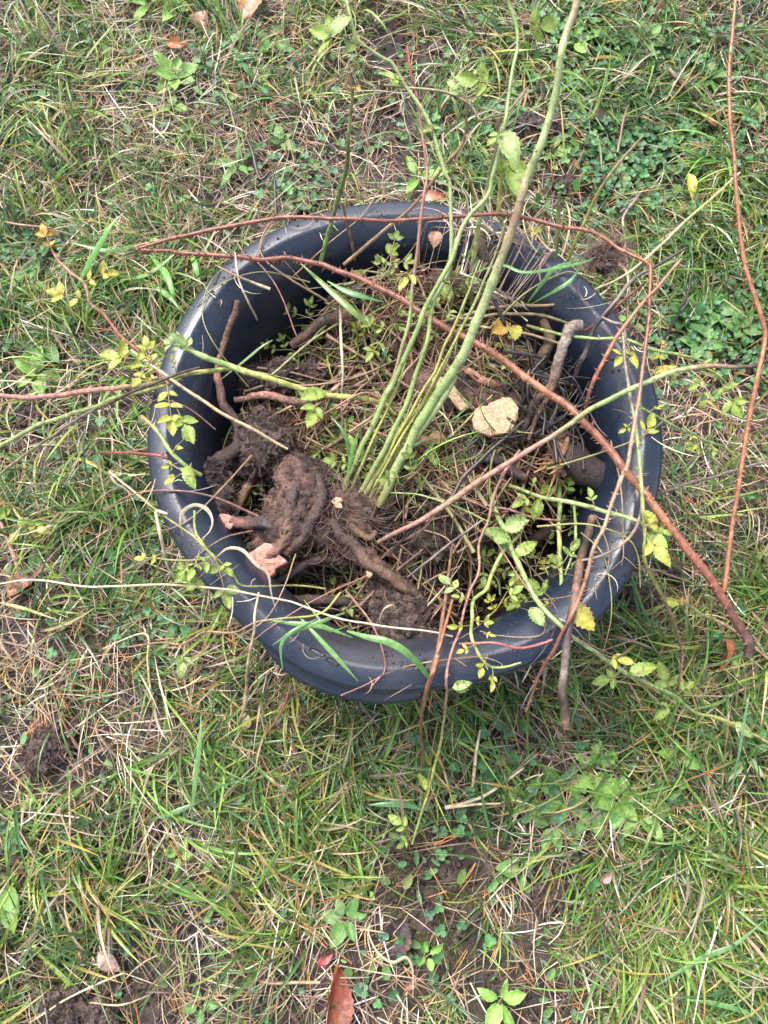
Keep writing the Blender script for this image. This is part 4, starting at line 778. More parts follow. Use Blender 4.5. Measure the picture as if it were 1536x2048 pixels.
    C('white weathered twig standing in the middle of the heap', [(680,605,33,4),(682,650,32,4.5),(687,740,30,4),(686,830,27,3.5),(684,900,25,3)], 'gy ps gy gy', **tw)
    C('pale stalk across the middle of the heap below the white twig', [(760,795,31,3),(720,788,31.5,3.5),(640,835,30,3),(590,850,28,2.5)], 'lb pk lb lb', **st)
    C('straight grey violet twig lying from the root arm to the dark gap', [(965,1040,31,3.5),(905,1085,30,4),(860,1120,29,4),(815,1155,28,3)], 'gy pu gy pu', **tw)
    C('brown twig hooked over the right rim beside the thorny cane', [(1282,985,37.5,4),(1283,1020,37,5),(1270,1060,36,5),(1240,1090,35,4.5),(1200,1110,34,4),(1150,1125,32,4)], 'gy gy lb gy lb', **tw)
    C('pinkish twig bridging the heap to the slanting cane', [(755,1085,28,6),(800,1062,29,6),(850,1040,30,5)], 'pk lb lb', **tw)
    C('thin red brown stem left of the zigzag green shoot', [(840,960,27,3),(900,985,29,3.2),(960,1010,29.5,3),(1000,1030,29,3)], 'rd pk pk rb')
    C('thin green curving stem over the soil below the slanting cane', [(760,985,29,2),(830,987,30,2.5),(900,1005,30.5,3),(960,1035,30,3),(985,1045,29,2)], 'g g g yg')
    C('dark brown twig propped across the back right gap', [(1165,665,34,4),(1205,640,36,4.5),(1240,610,37.5,4.5),(1290,565,39.5,4)], 'rb db rb db', **tw)
    C('curled brown vine over the back right rim', [(1205,635,37,4),(1225,645,37.5,4.5),(1245,650,37.5,5),(1250,675,37,5),(1246,710,36,4)], 'gy gy gy db', **tw)
    C('lying brown stem along the back of the heap', [(720,540,28,3),(800,560,29,4),(905,630,30,4.5),(1000,628,30.5,5),(1080,630,31,5),(1140,648,31,4)], 'gb lb gb lb gb', **tw)
    C('lower pale stem along the back of the heap', [(820,655,28,4),(900,640,29.5,5),(985,615,30.5,5),(1100,610,31,4.5),(1150,600,31,4)], 'lb gb lb lb', **tw)
    C('olive twig parallel to the pale stem at the back of the heap', [(880,650,28,4),(960,655,30,4.5),(1040,665,31,4.5),(1130,690,31,4)], 'gb gb lb gb', **tw)
build_canes()
# ------------------------------------------------------------------ loose blades, curls, sprigs and the tangle in the tub
def blade(name, label, cat, pts, col, fold=.4, roll=.3, matn='grass', tipc=None):
    W = wpts(pts); d = np.linalg.norm(np.diff(W[:, :3], axis=0), axis=1).sum(); n = max(14, int(d/.004)); q = catmull(W, n); P = q[None, :, :3]
    T = np.gradient(P, axis=1); sd = np.cross(T, [0, 0, 1.]); sd /= np.linalg.norm(sd, axis=-1, keepdims=True)+1e-9
    c = np.tile(np.array(col), (1, n, 1))*np.exp(RNG.normal(0, .05, (1, n, 1)))
    if tipc is not None: m = np.clip((np.linspace(0, 1, n)-.6)*3, 0, 1)[None, :, None]; c = c*(1-m)+np.array(tipc)*m
    mb = MB(); ribbon(mb, P, sd, np.maximum(q[None, :, 3], .0002)*(.95 if matn == 'straw' else 1.7)*(.65+.35*np.sin(np.linspace(.1, 3.0, n)))[None], c, fold, np.array([roll])+np.linspace(-.3, .3, 1))
    return tag(mb.build(name, M[matn], None, P[0, 0]), label, cat)
def build_loose():
    B = lambda l, pts, c, **k: blade('grass_blade', l, 'grass blade', pts, c, **k)
    B('broad bright green grass blade arching over the near rim to the lower right', [(694,1262,36,3),(735,1274,37,8),(775,1283,37.5,9),(817,1308,37,8),(854,1350,34,6),(872,1388,31,1)], (.13, .27, .07))
    B('green blade lying down across the near rim past the finger slot', [(600,1235,35,3),(630,1268,35.5,5),(677,1319,35.5,5.5),(716,1362,34.5,1)], (.14, .28, .08))
    B('short green blade lying left on the near rim', [(690,1225,35,2),(650,1240,35.5,5),(590,1262,35.5,5),(545,1290,35,1)], (.12, .24, .06))
    B('upright green blade crossing the other blades on the near rim', [(565,1340,34,1),(562,1290,35.5,4),(585,1262,36,4),(640,1235,35.5,1)], (.12, .26, .09))
    B('grass blade lying along the inside of the near rim', [(535,1240,35,1.5),(580,1246,35.5,5),(640,1252,35.5,6),(705,1275,35,1)], (.13, .27, .07))
    B('thin green blade trailing from the near rim to the dark gap', [(608,1200,34,1),(640,1240,35,3),(660,1262,35,3),(700,1250,34,1)], (.15, .27, .06))
    B('long green blade in the heap running down left of the red cane, lower one', [(600,525,33,2),(655,575,34,7),(710,625,34,8),(755,665,32,3)], (.17, .26, .06))
    B('long green blade in the heap running down left of the red cane, upper one', [(655,562,34.5,2),(690,580,35,7),(725,592,35,6),(768,604,34,1)], (.11, .27, .08))
    B('blue green narrow blade hanging below the long green ones', [(755,680,31,1),(768,700,32,3.5),(778,728,31,1)], (.10, .24, .13))
    B('green blade curving over the far right rim toward the red cane', [(920,555,34,1),(1000,530,37,4),(1054,544,38,4),(1155,527,38,4),(1190,515,37,1)], (.13, .28, .08))
    B('green blade bent in a bow at the far right rim, upper one', [(1050,612,32,1),(1085,565,36,4.5),(1110,535,37.5,5),(1150,521,36.5,2)], (.13, .28, .10))
    B('green blade bent in a bow at the far right rim, lower one', [(1055,612,31,1),(1110,580,36,5),(1140,562,37,5),(1160,535,37,2)], (.12, .29, .10))
    B('yellow green grass stem leaning on the left part of the heap', [(440,760,30,1),(490,720,32,3),(520,695,33,3),(545,680,33,1)], (.2, .3, .12))
    for k, (p, l) in enumerate([([(690,985,28,4),(705,900,31,5),(718,860,32,1)], 'tufted green blade at the foot of the canes, leaning left'), ([(720,1000,28,4),(765,925,30,5),(830,890,31,4),(875,868,31,1)], 'tufted green blade at the foot of the canes, leaning right under them'),
                                ([(700,930,28,3),(690,870,30,4),(660,830,30,1)], 'short green blade left of the cane bases'), ([(745,985,28,4),(800,935,30,6),(850,915,30,1)], 'wide green blade between the bases of the canes'), ([(710,960,28,4),(738,900,30.5,6),(770,860,31,1)], 'upright green blade between the two thinner canes')]):
        B(l, p, [(.13, .25, .06), (.12, .22, .06), (.10, .19, .05), (.14, .27, .08), (.15, .27, .06)][k])
    B('long upright blade in the turf at the lower left', [(383,1640,3,3),(390,1560,7,6),(400,1480,9,5),(402,1428,9,1)], (.16, .30, .10))
    B('broad blade lying flat in the turf at the lower left', [(300,1640,3,2),(340,1628,5,6),(380,1612,5,5),(405,1600,4,1)], (.13, .26, .10))
    B('wide short blade lying on the bare soil below the tub', [(735,1610,4,1),(770,1609,4.5,6),(810,1610,4.5,7),(848,1622,4,1)], (.12, .26, .10))
    B('long pale blade stretching to the right at the lower right edge', [(1300,1980,4,2),(1400,1920,6,6),(1470,1890,7,5),(1530,1840,7,1)], (.16, .29, .12))
    B('curved bright blade at the bottom right corner', [(1370,2000,4,2),(1430,2008,5,6),(1490,2025,5,5),(1545,2055,4,2)], (.14, .30, .09))
    B('tall thin blade standing up at the right bottom', [(1460,1600,3,2),(1480,1500,8,3),(1493,1420,10,3),(1500,1385,10,1)], (.13, .27, .12))
    for k, (p, l) in enumerate([([(290,560,3,4),(335,590,5,7),(360,620,5,1)], 'first bright blade of the tuft left of the far rim'), ([(270,490,3,4),(215,500,5,6),(140,485,5,1)], 'long flat blade of the bright tuft pointing left'),
                                ([(300,510,3,4),(330,545,6,8),(345,585,6,6),(352,600,5,1)], 'broad bright blade of the tuft pointing down at the left rim'), ([(150,580,3,3),(180,520,6,8),(215,460,8,6),(235,432,8,1)], 'upright broad blade left of the bright tuft'),
                                ([(380,500,4,4),(390,530,6,7),(402,575,5,1)], 'short broad blade of the bright tuft against the rim'), ([(240,560,3,3),(300,545,5,5),(370,490,6,1)], 'slanting blade in front of the bright tuft')]):
        B(l, p, [(.17, .36, .08), (.15, .33, .08), (.18, .37, .08), (.14, .31, .07), (.16, .35, .08), (.15, .32, .09)][k])
    D = lambda l, pts, c=(.36, .29, .20), **k: blade('dry_blade', l, 'dry grass', pts, c, matn='straw', **k)
    D('curled pale dry blade looping over the left rim', [(366,1072,36,2),(361,1048,37,6),(366,1024,37.5,9),(388,1010,38,7),(412,1018,38.5,9),(424,1040,38.8,6),(419,1062,38.5,4),(402,1079,38,2)], roll=.7)
    D('pale twisted dry blade draped over the pink cut end', [(433,1114,35,4),(455,1097,35.5,7),(484,1100,35.5,8),(513,1130,35.5,7),(535,1146,35,6),(542,1185,34,4),(553,1225,33,1)], roll=.4)
    D('short pale dry curl near the near rim right of the blades', [(758,1240,32,2),(768,1218,33,4),(785,1210,33,4),(792,1222,32,2)])
    D('pale folded dry blade in the grass left of the rim', [(260,948,6,3),(235,946,6.5,5),(219,942,7,5),(230,965,7,5),(258,985,6,3),(278,1035,5,1)])
    D('curly pale dry blade around the dark oak leaf at the bottom', [(745,1835,3,2),(737,1865,4,4),(755,1905,4.5,5),(785,1925,4.5,6),(812,1915,4.5,6),(825,1940,4,5),(826,1995,3,2)])
    D('tan dry blade in the grass at the lower left edge', [(0,1205,3,3),(40,1215,4,7),(85,1228,3,2)], (.5, .34, .16))
    for k, (x, y, a, l) in enumerate([(1020, 520, 2.2, 'upper'), (1060, 545, 1.9, 'middle'), (1085, 520, 2.5, 'lower')]): pass
    # dry grass clump on the far right rim, loose dry grass and fine roots through the heap
    def tangle(name, n, L, spots, cols, w0, w1, matn, lift=(.005, .05), el=(.1, .5), daz=1.2, az=None, pj=None, e1=-.3, rl=.225, zb=None):
        sp = np.array([[*at(a, b, .25)[:2], r*mpp(a, b, .25)] for a, b, r in spots]); k = RNG.integers(0, len(sp), n)
        x = sp[k, 0]+RNG.normal(0, .6, n)*sp[k, 2]; y = sp[k, 1]+RNG.normal(0, .6, n)*sp[k, 2]
        ok = np.hypot(x, y) < rl; x, y = x[ok], y[ok]; n = len(x)
        a = RNG.uniform(0, 6.28, n) if az is None else RNG.normal(az, .5, n); ll = RNG.uniform(*L, n)
        P, sd, e, a2 = strands(n, x, y, (heap(x, y) if zb is None else zb)+RNG.uniform(*lift, n), ll, a, RNG.normal(el[0], el[1], n), RNG.normal(e1, .6, n), 9, daz)
        r = np.hypot(P[..., 0], P[..., 1]); zr = np.clip(P[..., 2], .03, .3); lim = wallr(zr)-.006; ins = P[..., 2] < .335
        f = np.where(ins & (r > lim), lim/np.maximum(r, 1e-5), 1); P[..., 0] *= f; P[..., 1] *= f
        mb = MB(); ribbon(mb, P, sd, RNG.uniform(w0, w1, n)[:, None]*taper(9, .8)[None], np.repeat(palette(n, cols, pj or [1]*len(cols), .25)[:, None], 9, 1), .5, RNG.normal(0, .5, n))
        tag(mb.build(name, M[matn], origin=(0, 0, 0)), kind='stuff')
    allh = [(600,1000,150),(530,880,110),(880,850,220),(800,1220,110),(700,620,150),(850,600,150),(950,900,180),(900,1050,150),(1030,980,130),(650,760,150),(1000,700,120),(620,1180,120),(1100,900,120),(480,780,90)]
    noroot = [h for h in allh if h[:2] != (600,1000)]+[(860,520,110),(1000,530,90),(760,540,90),(940,480,60),(900,740,150)]*2
    tangle('fine_roots', 3400, (.025, .09), allh, [(.13, .07, .045), (.2, .12, .08), (.08, .045, .035), (.28, .19, .12)], .0004, .001, 'straw', pj=[3, 2, 3, 1], lift=(.002, .03), el=(0, .5))
    tangle('dry_grass_in_tub', 1150, (.04, .12), noroot, [(.3, .21, .12), (.2, .13, .08), (.46, .36, .24), (.24, .19, .08), (.10, .06, .045)], .0007, .0019, 'straw', lift=(.008, .05), el=(.05, .35), rl=.245)  # straw colours lowered so the dark depth of the heap is painted in
    tangle('dry_grass_clump', 330, (.03, .085), [(1060,545,45),(1085,560,35),(1030,530,45),(1000,545,45),(940,530,40)], [T1, T4, (.42, .27, .18), T2], .001, .0028, 'straw', lift=(-.03, .035), el=(.25, .5), az=2.2, daz=1.8, rl=.32, zb=.31)
    tangle('green_grass_in_tub', 300, (.03, .10), [(760,920,70),(660,640,80),(600,1200,80),(900,930,80),(1030,880,60),(620,720,90),(470,820,50),(740,900,60)], [G1, G2, G4, (.12, .2, .06)], .001, .0028, 'grass', lift=(.01, .05), el=(.4, .4))
    # stray straws and soil crumbs on the rim
    n = 70; th = RNG.uniform(-np.pi, np.pi, n); r = rimR(th)-RNG.uniform(.004, .05, n)
    P, sd, e, a = strands(n, r*np.cos(th), r*np.sin(th), np.full(n, RIM+.0045), RNG.uniform(.012, .06, n), RNG.uniform(0, 6.28, n), RNG.normal(.1, .15, n), RNG.normal(-.1, .25, n), 8, .9)
    P[..., 2] = np.maximum(P[..., 2], np.where(np.hypot(P[..., 0], P[..., 1]) < .33, RIM+.002, 0))
    mb = MB(); ribbon(mb, P, sd, RNG.uniform(.0006, .0015, n)[:, None]*taper(8)[None], np.repeat(palette(n, [T1, T2, T4, T3], [2, 2, 1, 1])[:, None], 8, 1), .5)
    tag(mb.build('straw_bits', M['straw'], origin=(0, 0, 0)), kind='stuff')
    n = 420; th = np.where(RNG.random(n) < .5, RNG.uniform(-np.pi, np.pi, n), RNG.normal(RNG.choice([-2.6, -1.6, .4, 2.3, -.6], n), .13)); q = RNG.uniform(.006, .052, n); r = rimR(th)-q
    z = RIM+np.interp(q, [0, .006, .024, .031, .042, .052], [-.018, -.0045, .0003, -.0018, -.0085, -.0185]); s_ = RNG.gamma(2, .0004, n)+.0005
    oc = np.array([[1, 0, 0], [-1, 0, 0], [0, 1, 0], [0, -1, 0], [0, 0, 1], [0, 0, -1]], float); tr = np.array([[0, 2, 4], [2, 1, 4], [1, 3, 4], [3, 0, 4], [2, 0, 5], [1, 2, 5], [3, 1, 5], [0, 3, 5]])
    V = (np.stack([r*np.cos(th), r*np.sin(th), z+s_*.3], -1)[:, None]+oc[None]*s_[:, None, None]*RNG.uniform(.5, 1.5, (n, 6, 1))).reshape(-1, 3)
    mb = MB(); mb.add(V, ((np.arange(n)*6)[:, None, None]+tr[None]).reshape(-1, 3), (.1, .07, .05)); tag(mb.build('rim_dirt', M['soil'], origin=(0, 0, 0)), kind='stuff')
    # twigs of the tangle, each its own object
    kinds = [('thin dark brown twig tangled in the heap inside the tub', 'dark twigs tangled in the tub', 'db', 190, (1.6, 3.2), None), ('thin reddish brown twig tangled in the heap inside the tub', 'reddish twigs tangled in the tub', 'rb', 70, (1.6, 3.4), (.02, .003)),
             ('thin olive green stem tangled in the heap inside the tub', 'olive stems tangled in the tub', 'gb', 100, (2, 4), (.03, .003)), ('light brown twig tangled in the heap inside the tub', 'light brown twigs tangled in the tub', 'lb', 200, (1.6, 3.4), None), ('thin blackened stem tangled in the heap inside the tub', 'black stems tangled in the tub', 'bk', 80, (2, 4), None)]
    rest = MB()
    for label, grp, c, n, rr, th in kinds:
        for _ in range(n):
            while True:
                if c == 'bk': x, y = at(RNG.normal(1080, 90), RNG.normal(830, 90), .25)[:2]
                elif RNG.random() < .3: x, y = at(RNG.normal(870, 150), RNG.normal(540, 50), .27)[:2]
                else: x, y = RNG.uniform(-.24, .24, 2)
                q = at(600, 1030, .26)
                if math.hypot(x, y) < .235 and math.hypot(x-q[0], y-q[1]) > .075: break
            a = RNG.uniform(0, 6.28); L = RNG.uniform(.06, .2); d = np.array([math.cos(a), math.sin(a)]); nrmv = np.array([-d[1], d[0]]); bow = RNG.normal(0, .02); P = []
            for t in np.linspace(-.5, .5, 5):
                q = np.array([x, y])+d*L*t+nrmv*bow*(1-4*t*t)+RNG.normal(0, .003, 2); r = np.hypot(*q); q *= min(1, .236/max(r, 1e-6)); P.append([*q, 0])
            P = np.array(P); hz = float(np.mean(heap(P[:, 0], P[:, 1])))*.5+.5*heap(P[:, 0], P[:, 1]); P[:, 2] = hz+RNG.uniform(.006, .04)+np.linspace(-.5, .5, 5)*RNG.normal(0, .03)
            for q in P: q[:2] *= min(1, (wallr(q[2])-.006)/max(1e-6, np.hypot(*q[:2])))
            Q = catmull(P, 26); R = np.linspace(1, .6, 26)*RNG.uniform(*rr)*.00058; C = np.tile(np.array(COL[c])*RNG.uniform(.7, 1.4), (26, 1))
            mb = MB() if _ < 13 else rest; tube(mb, Q, R, C, 6, .12)
            if th: thorns(mb, Q, R, C, *th)
            if _ < 13: tag(mb.build('twig', M['cane'], None, Q[0]), label, 'twig', grp)
    tag(rest.build('twig_tangle', M['cane'], origin=(0, 0, 0)), kind='stuff')
    for c, label, grp, cnt in (('lb', 'long light brown stem bridging the heap inside the tub', 'long brown stems over the heap', 40), ('br', 'long dark brown stem bridging the heap inside the tub', 'long dark stems over the heap', 42), ('pk', 'long pinkish thin stem bridging the heap inside the tub', 'long pinkish stems over the heap', 20), ('gb', 'long olive stem bridging the heap inside the tub', 'long olive stems over the heap', 18), ('bk', 'long blackened stem beside the forked grey branch in the tub', 'blackened stems beside the forked branch', 34)):
        for _ in range(cnt):
            ok = False
            while not ok:
                m = at(RNG.normal(940, 190), RNG.normal(700, 170), .28)[:2] if c != 'bk' else at(RNG.normal(1130, 45), RNG.normal(800, 50), .28)[:2]; a = RNG.choice([RNG.normal(.3, .4), RNG.normal(-.7, .4), RNG.uniform(0, 3.14)]); L = RNG.uniform(.14, .32) if c != 'bk' else RNG.uniform(.07, .15); d = np.array([math.cos(a), math.sin(a)])
                q = at(600, 1040, .28)[:2]; ts = np.linspace(-.5, .5, 6); Pm = m+d*L*ts[:, None]+np.array([-d[1], d[0]])*RNG.normal(0, .018)*(1-4*ts*ts)[:, None]+RNG.normal(0, .003, (6, 2))
                ok = np.hypot(*Pm.T).max() < .247 and np.hypot(*(Pm-q).T).min() > .075
            z0, z1 = RNG.uniform(.215, .29, 2) if c != 'bk' else RNG.uniform(.26, .335, 2); zz = np.maximum(z0+(z1-z0)*(ts+.5)+RNG.normal(0, .004, 6), heap(Pm[:, 0], Pm[:, 1])+.004)
            Q = catmull(np.column_stack([Pm, zz]), 50); R = np.linspace(1, .5, 50)*RNG.uniform(.0012, .0028)*(1+.25*(np.arange(50) % 11 == 0)); C = np.tile(np.array(COL[c])*RNG.uniform(.6, 1.3), (50, 1))*np.exp(RNG.normal(0, .12, (50, 1)))
            mb = MB(); tube(mb, Q, R, C, 6, .08)
            for _k in range(RNG.integers(0, 4)):
                j = RNG.integers(8, 42); e = Q[j]+np.array([*(d*RNG.uniform(.01, .03)+np.array([-d[1], d[0]])*RNG.normal(0, .02)), RNG.uniform(0, .02)]); tube(mb, catmull(np.array([Q[j], (Q[j]+e)/2+[0, 0, .002], e]), 6), np.linspace(R[j]*.6, .0004, 6), C[:6]*.9, 5, .1)
            tag(mb.build('twig', M['cane'], None, Q[0]), label, 'twig', grp)
    for c, label, grp, cnt in (('lb', 'fine brown stem lying across the rim of the tub', 'fine brown stems across the rim', 9), ('pk', 'fine pinkish stem lying across the rim of the tub', 'fine pinkish stems across the rim', 6), ('gb', 'fine olive stem lying across the rim of the tub', 'fine olive stems across the rim', 7)):
        for _ in range(cnt):
            a0 = RNG.uniform(-np.pi, np.pi); rr = float(rimR(a0)); m = np.array([math.cos(a0), math.sin(a0)])*(rr-.028); a = a0+RNG.normal(0, 1.); L1, L2 = RNG.uniform(.05, .13), RNG.uniform(.03, .10); d = np.array([math.cos(a), math.sin(a)]); sd = np.array([-d[1], d[0]])*RNG.normal(0, .028)
            P = np.array([[*(m-d*L1+sd), RIM-.02], [*(m-d*L1*.5+sd*.3), RIM+.004], [*m, RIM+.0035], [*(m+d*L2*.5+sd*.3), RIM+.002], [*(m+d*L2+sd), RIM-L2*.35]])
            Q = catmull(P, 40); R = np.linspace(1, .5, 40)*RNG.uniform(.0009, .0017); mb = MB(); tube(mb, Q, R, np.tile(np.array(COL[c])*RNG.uniform(.7, 1.2), (40, 1)), 6, .1)
            for _k in range(RNG.integers(0, 3)):
                j = RNG.integers(22, 38); e = Q[j]+np.array([*(d*.012+np.array([-d[1], d[0]])*RNG.normal(0, .015)), RNG.uniform(0, .008)]); tube(mb, catmull(np.array([Q[j], (Q[j]+e)/2+[0, 0, .001], e]), 6), np.linspace(R[j]*.7, .0004, 6), np.tile(COL[c], (6, 1)), 5, .1)
            tag(mb.build('twig', M['cane'], None, Q[0]), label, 'twig', grp)
    # leafy sprigs: five kinds, copied
    protos = []
    for k in range(6):
        t = empty('rose_sprig', (0, 0, 0)); L = .05; P = catmull(np.array([[0, 0, 0], [.02, .004*(k-2), .008], [L, .003*k, .006]]), 14)
        mb = MB(); tube(mb, P, np.linspace(.0012, .0007, 14), np.tile(COL[['gb', 'g', 'yg', 'br', 'gb', 'g'][k]], (14, 1)), 6, .08); mb.build('stem', M['cane'], t)
        for j in range(3):
            b = P[4+j*4]; a = [1.1, -1.0, .1][j]+RNG.normal(0, .2); lb = MB(); l = RNG.uniform(.026, .038)
            compound(lb, b, b+np.array([math.cos(a)*l, math.sin(a)*l, RNG.normal(.004, .006)]), ['m', 'l', 'yg', 'g', 'dg', 'l'][k], [2, 2, 2, 1, 1, 3][k], .44, .52); lb.build('leaf', M['leaf'], t)
        protos.append(t)
    SP = [(1050,1000,0,3),(1085,925,1.2,1),(1070,975,2.5,0),(1170,1185,5.2,2),(1160,1220,.2,2),(1105,1310,4.4,2),(1180,900,.6,0),(1195,930,4,1),(1230,1010,5.5,1),(1000,1190,2,1),(1085,1165,1,3),(1060,1215,5,5),(1120,1200,4.6,1),(980,1245,.8,2),(930,1140,2.4,3),
          (600,835,1.6,4),(625,820,.2,4),(585,800,2.4,4),(640,860,5,1),(1060,705,1.5,4),(1090,715,.4,4),(1010,760,2.2,0),(990,720,4,0),(890,600,1,3),(905,590,4.2,3),(560,670,1,0),(590,700,3,1),(545,690,5,0),(770,930,3,1),(680,920,4.4,1),(655,940,3.4,5),
          (470,1110,1,0),(480,1085,4,1),(500,1020,2,0),(1230,860,1,1),(1240,830,3,2),(1250,730,2.6,2),(1245,700,4,2),(1215,595,1.2,2),(810,650,4,0),(720,900,2,5),(1150,965,1,0),(1110,980,2.8,5),(760,560,1.2,0),(690,470,.8,1),(600,590,2.6,0),(1000,655,4.8,2),
          (850,960,3.3,0),(925,1120,5.8,3),(700,700,1.1,0),(560,1180,3.6,0),(650,1190,.3,0)]
    for _ in range(24):
        x, y = RNG.normal(1110, 100), RNG.normal(1060, 130)
        if _ < 16: x, y = RNG.normal(760, 150), RNG.normal(640, 70)
        p = at(x, y, .25)
        if math.hypot(p[0], p[1]) < .23: SP.append((x, y, RNG.uniform(0, 6.28), int(RNG.choice([0, 1, 2, 2, 3, 5]))))
    used = set()
    lab = ['dull dark green leaf sprig caught in the heap of the tub', 'light green leaf sprig caught in the heap of the tub', 'yellow green leaf sprig caught in the heap of the tub', 'fresh green leaf sprig caught in the heap of the tub', 'glossy deep green leaf sprig caught in the heap of the tub', 'pale green many leaved sprig caught in the heap of the tub']
    for x, y, a, k in SP:
        o = protos[k] if k not in used else copy_tree(protos[k]); used.add(k)
        p = at(x, y, .25); h = max(float(heap(p[0], p[1])), .17)+RNG.uniform(.02, .05); p = at(x, y, h); rr = np.hypot(p[0], p[1]); 
        if h < .34: p[:2] *= min(1, (wallr(h)-.015)/max(rr, 1e-6))
        o.location = p; o.rotation_euler = (RNG.normal(0, .25), RNG.normal(0, .25), a); s = RNG.uniform(.6, 1.0); o.scale = (s, s, s)
        tag(o, lab[k], 'leaf sprig', lab[k].replace('sprig caught', 'sprigs caught'))
    for j, (bx, by, tx, ty, z, c, l) in enumerate([(1010,1062,1052,1030,31,'pg','large serrated green leaf standing on the cut green cane'),(985,1075,1020,1080,31,'g','round spotted green leaf beside the large serrated leaf'),(1060,1215,1088,1250,34.5,'pg','broad pale green leaf over the near right rim'),(1020,645,985,665,31,'o','withered golden leaf at the back of the heap'),
            (1035,650,1025,680,31,'y','smaller withered yellow leaf at the back of the heap'),(872,462,867,492,36,'pk','pinkish dry curled leaf hanging by the thin pink cane'),(1140,1210,1190,1260,35,'y','yellow leaf lying over the near right rim'),(905,1375,945,1368,30,'pg','pale leaf at the outer edge of the near rim'),(885,570,900,600,31,'l','bright green leaf left of the big cane')]):
        mb = MB(); leaflet(mb, at(bx, by, z/100), at(tx, ty, z/100+.006), np.array([.1, -.1, 1]), .65, np.array(LC[c]), .13, curl=.12, n=15, spots=.05); tag(mb.build('loose_leaf', M['leaf'], None, at(bx, by, z/100)), l, 'leaf')
build_loose()

